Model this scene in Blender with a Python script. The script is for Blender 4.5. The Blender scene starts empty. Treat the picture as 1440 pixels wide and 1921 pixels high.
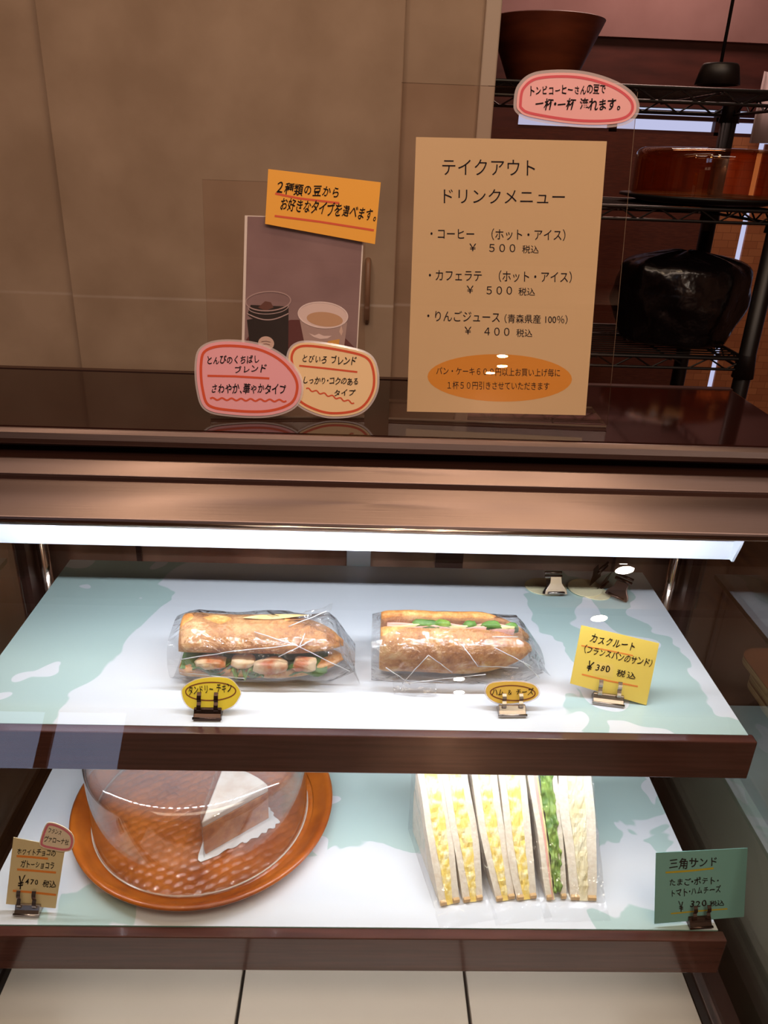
import bpy, bmesh, math, random
import numpy as np
from mathutils import Vector, Matrix, noise

random.seed(7)
scn = bpy.context.scene
COL = scn.collection
H = 1.5                                   # eye height
FOC, CX, CY = 1460.0, 720.0, 960.5        # focal length in pixels of the 1440 x 1921 frame

# ------------------------------------------------------------------ camera
def cam_axes(pitch, yaw, roll):
    p, y, r = map(math.radians, (pitch, yaw, roll))
    fw = Vector((math.sin(y)*math.cos(p), math.cos(y)*math.cos(p), -math.sin(p)))
    rt = Vector((math.cos(y), -math.sin(y), 0))
    up = rt.cross(fw)
    return rt*math.cos(r)+up*math.sin(r), up*math.cos(r)-rt*math.sin(r), fw
CR, CU, CF = cam_axes(24.75, 2.0, 2.25)
EYE = Vector((0, 0, H))
cam_data = bpy.data.cameras.new('camera')
cam = bpy.data.objects.new('camera', cam_data)
COL.objects.link(cam)
m = Matrix((CR, CU, -CF)).transposed().to_4x4()
m.translation = EYE
cam.matrix_world = m
cam_data.sensor_fit = 'VERTICAL'
cam_data.sensor_height = 24.0
cam_data.lens = 24.0*FOC/1921.0
cam_data.clip_start = 0.02
scn.camera = cam

# ------------------------------------------------------------------ exposure, world
vs = scn.view_settings
vs.view_transform = 'Standard'
try: vs.look = 'None'
except Exception: pass
vs.gamma = 1.0
vs.use_curve_mapping = False
vs.exposure = 0.0
scn.cycles.transparent_max_bounces = 24
scn.cycles.max_bounces = 10
scn.cycles.sample_clamp_indirect = 6.0
scn.cycles.caustics_reflective = False
scn.cycles.caustics_refractive = False
wd = bpy.data.worlds.new('world'); scn.world = wd
wd.use_nodes = True
wd.node_tree.nodes['Background'].inputs[0].default_value = (0.7, 0.8, 1.0, 1)
wd.node_tree.nodes['Background'].inputs[1].default_value = 0.6

WARM = (1.0, 0.72, 0.46)
def area(name, loc, size, power, color, rot=(0, 0, 0), sy=None, shape='RECTANGLE', spread=None):
    l = bpy.data.lights.new(name, 'AREA')
    l.shape = shape; l.size = size
    if sy: l.size_y = sy
    l.energy = power; l.color = color
    if spread: l.spread = spread
    o = bpy.data.objects.new(name, l); COL.objects.link(o)
    o.location = loc; o.rotation_euler = rot
    return o
# added soft fill lights: customers' side, aisle behind the case, back room
area('room_fill_light', (0.1, -0.12, H+1.07), 2.4, 26, (1.0, 0.76, 0.60), sy=0.7)
area('aisle_fill_light', (-0.3, 1.25, H+1.07), 1.6, 2.7, (1.0, 0.72, 0.54), sy=0.3)
area('back_room_fill_light', (0.9, 2.75, H+1.07), 0.6, 8.0, (1.0, 0.66, 0.56))
# downlights: (x, y, watts)
DOWN = [(.77, -4.15, 16), (.81, -4.47, 16), (.74, -4.72, 16), (1.40, -2.15, 10), (1.43, -2.27, 10),
        (1.50, -2.83, 10), (1.48, -2.94, 10), (0.27, 0.72, 2.0), (0.60, 0.74, 2.0), (-0.55, 0.70, 2.5)]
LED_UP, LED_LOW = 225.0, 145.0

# ------------------------------------------------------------------ pixel rays
def ray(u, v):
    return CR*((u-CX)/FOC) - CU*((v-CY)/FOC) + CF
def at_plane(u, v, p0, n):
    r = ray(u, v); return EYE + r*((p0-EYE).dot(n)/r.dot(n))
def at_z(u, v, z):
    r = ray(u, v); return EYE + r*((z-H)/r.z)
def at_y(u, v, y):
    r = ray(u, v); return EYE + r*(y/r.y)
def at_x(u, v, x):
    r = ray(u, v); return EYE + r*(x/r.x)

# ------------------------------------------------------------------ materials
def lin(c):
    return tuple((x/12.92 if x <= .04045 else ((x+.055)/1.055)**2.4) for x in (k/255 for k in c)) + (1.0,)
def nodes_of(name):
    mt = bpy.data.materials.new(name); mt.use_nodes = True
    nt = mt.node_tree
    return mt, nt, nt.nodes.get('Principled BSDF'), nt.nodes.get('Material Output')
def setp(b, **k):
    for a, v in k.items(): b.inputs[a.replace('_', ' ')].default_value = v
def mat(name, c, rough=.5, metal=0, c2=None, scale=20, stretch=(1, 1, 1), bump=0, bscale=None, detail=4, coat=0, spec=.5,
        lo=.35, hi=.65, sub=0, dist=.002, trans=0):
    mt, nt, b, out = nodes_of(name)
    setp(b, Base_Color=lin(c), Roughness=rough, Metallic=metal)
    b.inputs['Coat Weight'].default_value = coat
    b.inputs['Specular IOR Level'].default_value = spec
    if sub:
        b.inputs['Subsurface Weight'].default_value = sub
        b.inputs['Subsurface Radius'].default_value = (.01, .006, .004)
        b.inputs['Subsurface Scale'].default_value = 1.0
    if c2 or bump:
        tc = nt.nodes.new('ShaderNodeTexCoord'); mp = nt.nodes.new('ShaderNodeMapping')
        mp.inputs['Scale'].default_value = stretch
        nt.links.new(tc.outputs['Object'], mp.inputs[0])
        def nz(s):
            n = nt.nodes.new('ShaderNodeTexNoise'); n.inputs['Scale'].default_value = s
            n.inputs['Detail'].default_value = detail
            nt.links.new(mp.outputs[0], n.inputs['Vector']); return n
        if c2:
            n = nz(scale); r = nt.nodes.new('ShaderNodeValToRGB')
            r.color_ramp.elements[0].color = lin(c); r.color_ramp.elements[0].position = lo
            r.color_ramp.elements[1].color = lin(c2); r.color_ramp.elements[1].position = hi
            nt.links.new(n.outputs['Fac'], r.inputs[0]); nt.links.new(r.outputs[0], b.inputs['Base Color'])
        if bump:
            n = nz(bscale or scale); bp = nt.nodes.new('ShaderNodeBump')
            bp.inputs['Strength'].default_value = bump; bp.inputs['Distance'].default_value = dist
            nt.links.new(n.outputs['Fac'], bp.inputs['Height']); nt.links.new(bp.outputs[0], b.inputs['Normal'])
    return mt
def clear(name, tint=(255, 255, 255), ior=1.5, rough=.0, bump=0, bscale=40, boost=1.0, haze=0, hazec=(235, 235, 240)):
    """thin clear sheet: looks through, with a Fresnel mirror on top"""
    mt, nt, b, out = nodes_of(name); nt.nodes.remove(b)
    tr = nt.nodes.new('ShaderNodeBsdfTransparent'); tr.inputs[0].default_value = lin(tint)
    gl = nt.nodes.new('ShaderNodeBsdfGlossy'); gl.inputs['Roughness'].default_value = rough
    fr = nt.nodes.new('ShaderNodeFresnel'); fr.inputs[0].default_value = ior
    mx = nt.nodes.new('ShaderNodeMixShader')
    ml = nt.nodes.new('ShaderNodeMath'); ml.operation = 'MULTIPLY'; ml.use_clamp = True; ml.inputs[1].default_value = boost
    ge = nt.nodes.new('ShaderNodeNewGeometry'); im = nt.nodes.new('ShaderNodeMapRange')
    im.inputs[3].default_value = ior; im.inputs[4].default_value = 1/ior          # the same mirror on both faces of a thin sheet
    nt.links.new(ge.outputs['Backfacing'], im.inputs[0]); nt.links.new(im.outputs[0], fr.inputs[0])
    nt.links.new(fr.outputs[0], ml.inputs[0]); nt.links.new(ml.outputs[0], mx.inputs[0])
    nt.links.new(gl.outputs[0], mx.inputs[2])
    if haze:
        df = nt.nodes.new('ShaderNodeBsdfDiffuse'); df.inputs[0].default_value = lin(hazec)
        m2 = nt.nodes.new('ShaderNodeMixShader'); m2.inputs[0].default_value = haze
        nt.links.new(tr.outputs[0], m2.inputs[1]); nt.links.new(df.outputs[0], m2.inputs[2])
        nt.links.new(m2.outputs[0], mx.inputs[1])
    else:
        nt.links.new(tr.outputs[0], mx.inputs[1])
    if bump:
        tc = nt.nodes.new('ShaderNodeTexCoord')
        n = nt.nodes.new('ShaderNodeTexNoise'); n.inputs['Scale'].default_value = bscale; n.inputs['Detail'].default_value = 3
        n.inputs['Distortion'].default_value = 1.5
        bp = nt.nodes.new('ShaderNodeBump'); bp.inputs['Strength'].default_value = bump; bp.inputs['Distance'].default_value = .004
        nt.links.new(tc.outputs['Object'], n.inputs['Vector']); nt.links.new(n.outputs['Fac'], bp.inputs['Height'])
        nt.links.new(bp.outputs[0], gl.inputs['Normal']); nt.links.new(bp.outputs[0], fr.inputs['Normal'])
    nt.links.new(mx.outputs[0], out.inputs[0])
    return mt
def glow(name, c, s):
    mt, nt, b, out = nodes_of(name); nt.nodes.remove(b)
    e = nt.nodes.new('ShaderNodeEmission'); e.inputs[0].default_value = lin(c); e.inputs[1].default_value = s
    nt.links.new(e.outputs[0], out.inputs[0]); return mt
def brushed(name, c, rough=.32):
    mt = mat(name, c, rough, 1.0, bump=.12, bscale=60, stretch=(.15, 14, 14), dist=.0006)
    b = mt.node_tree.nodes['Principled BSDF']
    b.inputs['Anisotropic'].default_value = .6
    return mt

M = {}
M['plaster'] = mat('mottled plaster', (178, 153, 131), .8, c2=(160, 135, 113), scale=6, bump=.15, bscale=45, detail=8)
M['room_wall'] = mat('brown room wall', (150, 112, 92), .8, c2=(120, 84, 66), scale=2)
M['back_plaster'] = mat('rosy plaster', (176, 138, 134), .85, c2=(160, 122, 118), scale=4)
M['dark_wall'] = mat('dark timber wall', (96, 48, 40), .6, c2=(74, 36, 30), scale=5, stretch=(1, 1, 6))
M['ceiling'] = mat('ceiling paint', (205, 190, 176), .9)
M['floor'] = mat('floor boards', (120, 84, 62), .45, c2=(92, 60, 44), scale=5, stretch=(8, 1, 1))
M['black_gloss'] = mat('dark glossy counter', (30, 12, 10), .06, spec=.45, c2=(36, 15, 12), scale=30, stretch=(1, 6, 1))
M['steel'] = brushed('brushed steel', (136, 118, 114), .36)
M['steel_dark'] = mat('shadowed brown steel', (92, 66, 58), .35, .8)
M['black'] = mat('black rubber', (14, 11, 11), .5)
M['white_lamp'] = mat('white lamp reflector', (222, 226, 240), .45, spec=.3)
M['fascia'] = mat('dark brown lacquered wood', (88, 52, 44), .16, c2=(72, 42, 36), scale=14, stretch=(.6, 8, 14), coat=.3)
M['frame_brown'] = mat('dark bronze frame', (58, 34, 28), .3, .3)
M["bronze"] = mat("bronze sheet", (146, 112, 94), .3, .75, c2=(96, 68, 56), scale=8, stretch=(1, 1, .2))
M['chrome'] = mat('chrome', (205, 190, 178), .15, 1)
M['clip_steel'] = mat('clip steel', (176, 164, 156), .25, 1)
M['clip_dark'] = mat('dark clip steel', (84, 66, 60), .28, 1)
M['deck'] = mat('cream laminate', (214, 205, 198), .3, c2=(206, 196, 188), scale=3)
M['glass_edge'] = mat('green glass edge', (150, 190, 178), .15, spec=.8)
M['front_glass'] = clear('front glass', (248, 250, 248), 1.5)
M['side_glass'] = clear('side glass', (236, 240, 236), 1.52, boost=2.2)
M['acrylic'] = clear('clear acrylic', (252, 248, 246), 1.49, boost=.65)
M['acrylic_edge'] = clear('acrylic edge', (150, 130, 118), 1.6, boost=3, haze=.25, hazec=(240, 215, 190))
M['dome'] = clear('clear cake dome', (250, 250, 250), 1.49, rough=.01, boost=1.5, haze=.035)
M['rim_pale'] = clear('pale dome rim', (245, 240, 235), 1.5, rough=.2, boost=1.0, haze=.45, hazec=(250, 240, 228))
M['amber'] = clear('amber dome', (250, 214, 176), 1.5, rough=.02, boost=1.8)
M['film'] = clear('thin plastic film', (250, 250, 250), 1.5, rough=.10, bump=1.0, bscale=34, boost=2.6, haze=.055)
M['film_flat'] = clear('smooth wrap film', (252, 252, 252), 1.45, rough=.1, bump=.6, bscale=30, boost=1.1, haze=.02)
M['laminate'] = clear('laminate film border', (250, 250, 250), 1.5, rough=.12, boost=1.3, haze=.5, hazec=(240, 222, 222))
M['ink'] = mat('black ink', (20, 18, 22), .8, spec=.15)
M['ink_blue'] = mat('print ink', (24, 26, 40), .8, spec=.15)
M['red_marker'] = mat('red marker', (214, 70, 84), .5)
M['vermilion'] = mat('vermilion marker', (214, 78, 36), .5)
M['orange_marker'] = mat('orange marker', (240, 140, 60), .5)
M['brown_marker'] = mat('brown marker', (128, 66, 30), .5)
M['pink_marker'] = mat('pink marker', (226, 122, 138), .5)
M['yellow_marker'] = mat('yellow marker', (190, 166, 40), .5)
M['cream_paper'] = mat('cream menu paper', (230, 206, 162), .45, c2=(226, 201, 156), scale=3)
M['orange_print'] = mat('orange print', (236, 160, 52), .45)
M['orange_paper'] = mat('orange card', (240, 168, 48), .5)
M['pink_paper'] = mat('pink card', (240, 172, 172), .4)
M['pink_paper_b'] = mat('rose card', (238, 166, 176), .4)
M['tan_paper'] = mat('apricot card', (244, 206, 156), .4)
M['yellow_card'] = mat('yellow card', (240, 208, 98), .45)
M['yellow_oval'] = mat('yellow oval card', (236, 204, 60), .4)
M['gold_oval'] = mat('golden oval card', (226, 178, 70), .4)
M['buff_card'] = mat('buff card', (228, 204, 158), .5)
M['buff_small'] = mat('pale buff tag', (242, 218, 190), .5)
M['teal_card'] = mat('teal card', (122, 172, 166), .5)
M['pale_oval'] = mat('pale buff oval card', (240, 226, 186), .5)
M['white_paper'] = mat('white paper', (240, 238, 236), .5)
M['bamboo'] = None
M['wire'] = mat('black coated wire', (16, 11, 11), .4)
M['wood_bowl'] = mat('reddish wood', (120, 58, 34), .4, c2=(84, 36, 22), scale=6, stretch=(1, 1, 5), bump=.1)
M['tray_ply'] = mat('tray face', (150, 92, 58), .5, c2=(128, 74, 46), scale=5, stretch=(1, 5, 1))
M['tray_edge'] = mat('pale plywood edge', (206, 162, 116), .5, c2=(150, 100, 66), scale=8, stretch=(1, 1, 60))
M['bag_black'] = mat('black plastic bag', (12, 8, 10), .22, spec=.6, bump=.7, bscale=9, dist=.02)
M['crust'] = None
M['lettuce'] = mat('green lettuce', (104, 140, 62), .5, c2=(60, 98, 38), scale=60, bump=.4, bscale=90, dist=.002)
M['lettuce_light'] = mat('light lettuce', (156, 180, 84), .45, c2=(84, 122, 40), scale=70, bump=.4, bscale=80, dist=.002)
M['chicken'] = mat('grilled chicken', (238, 206, 166), .4, c2=(206, 112, 64), scale=34, bump=.3, bscale=90, lo=.48, hi=.62)
M['ham'] = mat('pink ham', (234, 172, 158), .4)
M['cheese'] = mat('cheese slice', (240, 224, 160), .4)
M['crumb'] = mat('white bread crumb', (236, 224, 206), .8, c2=(224, 208, 186), scale=220, bump=.5, bscale=300, dist=.001, sub=.1)
M['crust_pale'] = mat('pale bread crust', (214, 174, 122), .7)
M['egg'] = mat('egg salad', (246, 214, 110), .5, c2=(250, 238, 190), scale=75, bump=.8, bscale=110, dist=.003, lo=.45, hi=.62)
M['potato'] = mat('potato salad', (238, 228, 196), .5, c2=(226, 208, 160), scale=60, bump=.7, bscale=90, dist=.003)
M['cake'] = mat('brown cake', (206, 134, 78), .7, c2=(172, 98, 52), scale=90, bump=.7, bscale=120, dist=.002)
M['pale_top'] = mat('whitened cake top', (232, 220, 208), .5, c2=(214, 190, 170), scale=40, bump=.4, bscale=60)  # the dome's white reflection put into the cake top's colour
M['deckgap'] = mat('dark gap', (20, 16, 14), .5)
M['socket'] = mat('black socket', (18, 12, 12), .45)

def crust_material():
    mt, nt, b, out = nodes_of('baguette crust')
    tc = nt.nodes.new('ShaderNodeTexCoord')
    n = nt.nodes.new('ShaderNodeTexNoise'); n.inputs['Scale'].default_value = 26; n.inputs['Detail'].default_value = 12; n.inputs['Roughness'].default_value = .78
    r = nt.nodes.new('ShaderNodeValToRGB'); cr = r.color_ramp
    cr.elements[0].position = .36; cr.elements[0].color = lin((150, 80, 32))
    cr.elements[1].position = .64; cr.elements[1].color = lin((244, 204, 140))
    e = cr.elements.new(.5); e.color = lin((216, 148, 82))
    nt.links.new(tc.outputs['Object'], n.inputs['Vector']); nt.links.new(n.outputs['Fac'], r.inputs[0])
    nt.links.new(r.outputs[0], b.inputs['Base Color'])
    n2 = nt.nodes.new('ShaderNodeTexNoise'); n2.inputs['Scale'].default_value = 160; n2.inputs['Detail'].default_value = 5
    nt.links.new(tc.outputs['Object'], n2.inputs['Vector'])
    bp = nt.nodes.new('ShaderNodeBump'); bp.inputs['Strength'].default_value = .5; bp.inputs['Distance'].default_value = .002
    nt.links.new(n2.outputs['Fac'], bp.inputs['Height']); nt.links.new(bp.outputs[0], b.inputs['Normal'])
    setp(b, Roughness=.55)
    return mt
M['crust'] = crust_material()
M['score'] = mat('pale scored crust', (246, 216, 156), .6, c2=(232, 186, 116), scale=50, bump=.5, bscale=130)

def bamboo_material():
    mt, nt, b, out = nodes_of('woven bamboo')
    tc = nt.nodes.new('ShaderNodeTexCoord'); mp = nt.nodes.new('ShaderNodeMapping')
    mp.inputs['Rotation'].default_value = (math.radians(90), 0, 0)
    br = nt.nodes.new('ShaderNodeTexBrick'); br.inputs['Scale'].default_value = 9
    br.inputs['Color1'].default_value = lin((200, 132, 86)); br.inputs['Color2'].default_value = lin((180, 112, 72)); br.inputs['Mortar'].default_value = lin((156, 96, 62))
    br.inputs['Mortar Size'].default_value = .01
    nt.links.new(tc.outputs['Object'], mp.inputs[0]); nt.links.new(mp.outputs[0], br.inputs['Vector'])
    nt.links.new(br.outputs[0], b.inputs['Base Color']); setp(b, Roughness=.6)
    return mt
M['bamboo'] = bamboo_material()

M['tray_rim'] = mat('oiled orange wood', (196, 106, 30), .3, c2=(146, 68, 16), scale=16, coat=.3, detail=7)

def shelf_material(name, regions, white=(222, 225, 232), teal=(184, 206, 204)):
    """white glass with a pale teal cloud print. regions: (half planes that all hold, edge wobble, hole threshold)"""
    mt, nt, b, out = nodes_of(name)
    tc = nt.nodes.new('ShaderNodeTexCoord'); sp = nt.nodes.new('ShaderNodeSeparateXYZ')
    nt.links.new(tc.outputs['Object'], sp.inputs[0])
    def nz(sc, dt, ds):
        n = nt.nodes.new('ShaderNodeTexNoise'); n.inputs['Scale'].default_value = sc; n.inputs['Detail'].default_value = dt
        n.inputs['Roughness'].default_value = .5; n.inputs['Distortion'].default_value = ds
        nt.links.new(tc.outputs['Object'], n.inputs['Vector']); return n.outputs['Fac']
    n1 = nz(9, 2.5, .5); n2 = nz(11, 1.5, .3)
    def mth(op, a, c):
        k = nt.nodes.new('ShaderNodeMath'); k.operation = op
        for i, q in enumerate((a, c)):
            if isinstance(q, (int, float)): k.inputs[i].default_value = q
            else: nt.links.new(q, k.inputs[i])
        return k.outputs[0]
    yw = mth('ADD', sp.outputs[1], .85)
    acc = None
    for planes, amp, hole in regions:
        f = None
        for (ax, ay, c0) in planes:
            t = mth('ADD', mth('ADD', mth('MULTIPLY', sp.outputs[0], ax), mth('MULTIPLY', yw, ay)), c0)
            f = t if f is None else mth('MINIMUM', f, t)
        f = mth('ADD', f, mth('MULTIPLY', mth('SUBTRACT', n1, .5), amp))
        f = mth('MINIMUM', f, mth('MULTIPLY', mth('SUBTRACT', hole, n2), .4))
        acc = f if acc is None else mth('MAXIMUM', acc, f)
    rr = nt.nodes.new('ShaderNodeMapRange'); rr.inputs[1].default_value = -.0012; rr.inputs[2].default_value = .0012
    nt.links.new(acc, rr.inputs[0])
    mx = nt.nodes.new('ShaderNodeMix'); mx.data_type = 'RGBA'
    mx.inputs[6].default_value = lin(white); mx.inputs[7].default_value = lin(teal)
    nt.links.new(rr.outputs[0], mx.inputs[0]); nt.links.new(mx.outputs[2], b.inputs['Base Color'])
    setp(b, Roughness=.1); b.inputs['Specular IOR Level'].default_value = .5
    return mt
M['shelf_up'] = shelf_material('cloud print glass upper', [([(-1, .2, -.48)], .12, .66), ([(1, 0, -.283), (-1, -.1, .53)], .30, .57)])
M['shelf_low'] = shelf_material('cloud print glass lower', [([(0, 1, -.775), (1, 0, .06), (-1, 0, .42)], .22, .60), ([(1, 0, -.30), (0, -1, .672)], .16, .7), ([(-1, 0, -.27), (0, -1, .70), (1, 0, .37)], .14, .7)])

# ------------------------------------------------------------------ mesh helpers
ORG = {}
def tag(o, label=None, cat=None, group=None, kind=None):
    if label: o['label'] = label
    if cat: o['category'] = cat
    if group: o['group'] = group
    if kind: o['kind'] = kind
    return o
def thing(name, loc, label, cat, group=None):
    o = bpy.data.objects.new(name, None); COL.objects.link(o)
    o.empty_display_size = .03
    o.location = loc; ORG[o.name] = Vector(loc)
    return tag(o, label, cat, group)
class MB:
    def __init__(s): s.v = []; s.f = []; s.mi = []
    def add(s, vs_, fs, mi=0):
        b = len(s.v); s.v += [Vector(p) for p in vs_]
        s.f += [tuple(i+b for i in f) for f in fs]; s.mi += [mi]*len(fs)
        return s
    def box(s, lo, hi, mi=0):
        x0, y0, z0 = lo; x1, y1, z1 = hi
        return s.add([(x0,y0,z0),(x1,y0,z0),(x1,y1,z0),(x0,y1,z0),(x0,y0,z1),(x1,y0,z1),(x1,y1,z1),(x0,y1,z1)],
                     [(0,3,2,1),(4,5,6,7),(0,1,5,4),(1,2,6,5),(2,3,7,6),(3,0,4,7)], mi)
    def prism_x(s, prof, x0, x1, mi=0):
        n = len(prof)
        vs_ = [(x0, y, z) for y, z in prof]+[(x1, y, z) for y, z in prof]
        fs = [(i, (i+1) % n, (i+1) % n+n, i+n) for i in range(n)]
        fs += [tuple(range(n))[::-1], tuple(range(n, 2*n))]
        return s.add(vs_, fs, mi)
    def lathe(s, prof, c, n=64, mi=0, close=False):
        vs_ = []; k = len(prof)
        for i in range(n):
            a = 2*math.pi*i/n
            for r, z in prof: vs_.append((c[0]+r*math.cos(a), c[1]+r*math.sin(a), c[2]+z))
        fs = []
        for i in range(n):
            j = (i+1) % n
            for q in range(k if close else k-1):
                p = (q+1) % k
                fs.append((i*k+q, j*k+q, j*k+p, i*k+p))
        return s.add(vs_, fs, mi)
    def tube(s, pts, r, n=8, mi=0, cap=True):
        pts = [Vector(p) for p in pts]; vs_ = []; prev = None
        for i, p in enumerate(pts):
            d = (pts[min(i+1, len(pts)-1)]-pts[max(i-1, 0)]).normalized()
            a = d.orthogonal().normalized() if prev is None else (prev-d*prev.dot(d)).normalized()
            prev = a; b = d.cross(a)
            for q in range(n):
                t = 2*math.pi*q/n; vs_.append(p+a*(r*math.cos(t))+b*(r*math.sin(t)))
        fs = [(i*n+q, i*n+(q+1) % n, (i+1)*n+(q+1) % n, (i+1)*n+q) for i in range(len(pts)-1) for q in range(n)]
        if cap: fs += [tuple(range(n))[::-1], tuple(range((len(pts)-1)*n, len(pts)*n))]
        return s.add(vs_, fs, mi)
    def loft(s, rings, mi=0, cap=True, closed=True):
        n = len(rings[0]); vs_ = [p for r in rings for p in r]
        fs = [(i*n+q, i*n+(q+1) % n, (i+1)*n+(q+1) % n, (i+1)*n+q) for i in range(len(rings)-1) for q in range(n if closed else n-1)]
        if cap and closed: fs += [tuple(range(n))[::-1], tuple(range((len(rings)-1)*n, len(rings)*n))]
        return s.add(vs_, fs, mi)
    def build(s, name, mats, parent=None, smooth=False, bevel=0, origin=None, seg=2):
        if not isinstance(mats, (list, tuple)): mats = [mats]
        if parent is not None: o0 = ORG[parent.name]
        elif origin is not None: o0 = Vector(origin)
        else:
            xs = [p.x for p in s.v]; ys = [p.y for p in s.v]; zs = [p.z for p in s.v]
            o0 = Vector(((min(xs)+max(xs))/2, (min(ys)+max(ys))/2, min(zs)))
        me = bpy.data.meshes.new(name)
        me.from_pydata([tuple(p-o0) for p in s.v], [], s.f)
        for q in mats: me.materials.append(q)
        for p, k in zip(me.polygons, s.mi): p.material_index = k
        bm = bmesh.new(); bm.from_mesh(me)
        bmesh.ops.recalc_face_normals(bm, faces=bm.faces); bm.to_mesh(me); bm.free()
        if smooth:
            for p in me.polygons: p.use_smooth = True
        o = bpy.data.objects.new(name, me); COL.objects.link(o)
        ORG[o.name] = o0
        if parent is None: o.location = o0
        else: o.parent = parent
        if bevel:
            md = o.modifiers.new('bevel', 'BEVEL'); md.width = bevel; md.segments = seg; md.limit_method = 'ANGLE'; md.angle_limit = math.radians(40)
        return o
def box(name, lo, hi, mt, parent=None, bevel=0):
    return MB().box(lo, hi).build(name, mt, parent, bevel=bevel)
def wbox(name, lo, hi, mt, kind='structure'):
    o = box(name, lo, hi, mt); o['kind'] = kind; return o
def smoothmod(o, lv=1):
    md = o.modifiers.new('subdivision', 'SUBSURF'); md.levels = lv; md.render_levels = lv
    return o
def curve_closed(pts, per=8):
    out = []; n = len(pts); P = [Vector((p[0], p[1])) for p in pts]
    for i in range(n):
        p0, p1, p2, p3 = P[i-1], P[i], P[(i+1) % n], P[(i+2) % n]
        for k in range(per):
            t = k/per
            out.append(.5*((2*p1)+(p2-p0)*t+(2*p0-5*p1+4*p2-p3)*t*t+(3*p1-p0-3*p2+p3)*t**3))
    return [(q.x, q.y) for q in out]
def ellipse(cx, cy, rx, ry, tilt=0, n=40):
    c, s_ = math.cos(tilt), math.sin(tilt)
    return [(cx+rx*math.cos(a)*c-ry*math.sin(a)*s_, cy+rx*math.cos(a)*s_+ry*math.sin(a)*c) for a in (2*math.pi*i/n for i in range(n))]
def inset(pts, d):
    cx = sum(p[0] for p in pts)/len(pts); cy = sum(p[1] for p in pts)/len(pts)
    out = []; n = len(pts)
    for i in range(n):
        a = Vector(pts[i-1]); b = Vector(pts[(i+1) % n]); t = (b-a).normalized(); nn = Vector((-t.y, t.x))
        if nn.dot(Vector((cx, cy))-Vector(pts[i])) < 0: nn = -nn
        q = Vector(pts[i])+nn*d; out.append((q.x, q.y))
    return out

# ------------------------------------------------------------------ flat printed things: sheets on a plane
class Sheet:
    """a plane in the place: base point p0, leaning back by `lean`, turned by `yaw`; pixels of the photo are met with it once"""
    def __init__(s, p0, lean, yaw=0):
        a, b = math.radians(lean), math.radians(yaw)
        s.u = Vector((math.cos(b), math.sin(b), 0))
        back = Vector((-math.sin(b), math.cos(b), 0))
        s.v = Vector((0, 0, 1))*math.cos(a)+back*math.sin(a)
        s.n = s.u.cross(s.v)
        s.p0 = Vector(p0)
    def loc(s, px, off=0):
        q = at_plane(px[0], px[1], s.p0+s.n*off, s.n)-s.p0
        return q.dot(s.u), q.dot(s.v)
    def pt(s, st, off=0): return s.p0+s.u*st[0]+s.v*st[1]+s.n*off
    def poly(s, mb, pxs, off0, off1, mi=0):
        L = [s.loc(p, off1) for p in pxs]; n = len(L)
        fr = [s.pt(l, off1) for l in L]; bk = [s.pt(l, off0) for l in L]
        return mb.add(fr+bk, [tuple(range(n)), tuple(range(n, 2*n))[::-1]]+[(i, i+n, (i+1) % n+n, (i+1) % n) for i in range(n)], mi)
    def flat(s, mb, pxs, off, mi=0):
        L = [s.pt(s.loc(p, off), off) for p in pxs]
        return mb.add(L, [tuple(range(len(L)))], mi)
    def stroke(s, mb, pxs, wpx, off, mi=0, closed=False):
        n = len(pxs); vs_ = []
        for i, p in enumerate(pxs):
            a = Vector(pxs[i-1] if (i or closed) else p); b = Vector(pxs[(i+1) % n] if (i < n-1 or closed) else p)
            t = (b-a).normalized(); nn = Vector((-t.y, t.x))*wpx/2
            for q in (Vector(p)+nn, Vector(p)-nn): vs_.append(s.pt(s.loc((q.x, q.y), off), off))
        fs = [(2*i, 2*i+1, (2*i+3) % (2*n), (2*i+2) % (2*n)) for i in range(n if closed else n-1)]
        return mb.add(vs_, fs, mi)
    def text(s, mb, txt, a, b, hpx, off, mi=0, hand=False, weight=0.0, seed=1):
        V, F = glyphs(txt, hand, weight, seed)
        if not V: return mb
        x0 = min(p[0] for p in V); x1 = max(p[0] for p in V); y0 = min(p[1] for p in V); y1 = max(p[1] for p in V)
        A = Vector(a); B = Vector(b); ax = B-A; up = Vector((ax.y, -ax.x)).normalized()*hpx
        out = []
        for p in V:
            q = A+ax*((p[0]-x0)/(x1-x0))+up*((p[1]-y0)/(y1-y0))
            out.append(s.pt(s.loc((q.x, q.y), off), off))
        return mb.add(out, F, mi)
GC = {}
def glyph_mesh(txt, weight):
    k = (txt, weight)
    if k in GC: return GC[k]
    cu = bpy.data.curves.new('ink', 'FONT'); cu.body = txt; cu.size = 1; cu.resolution_u = 3; cu.offset = weight
    cu.fill_mode = 'FRONT'
    o = bpy.data.objects.new('ink', cu); COL.objects.link(o)
    bpy.context.view_layer.update()
    dg = bpy.context.evaluated_depsgraph_get()
    me = bpy.data.meshes.new_from_object(o.evaluated_get(dg))
    V = [tuple(v.co[:2]) for v in me.vertices]; F = [tuple(p.vertices) for p in me.polygons]
    bpy.data.objects.remove(o); bpy.data.curves.remove(cu); bpy.data.meshes.remove(me)
    GC[k] = (V, F); return V, F
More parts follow.
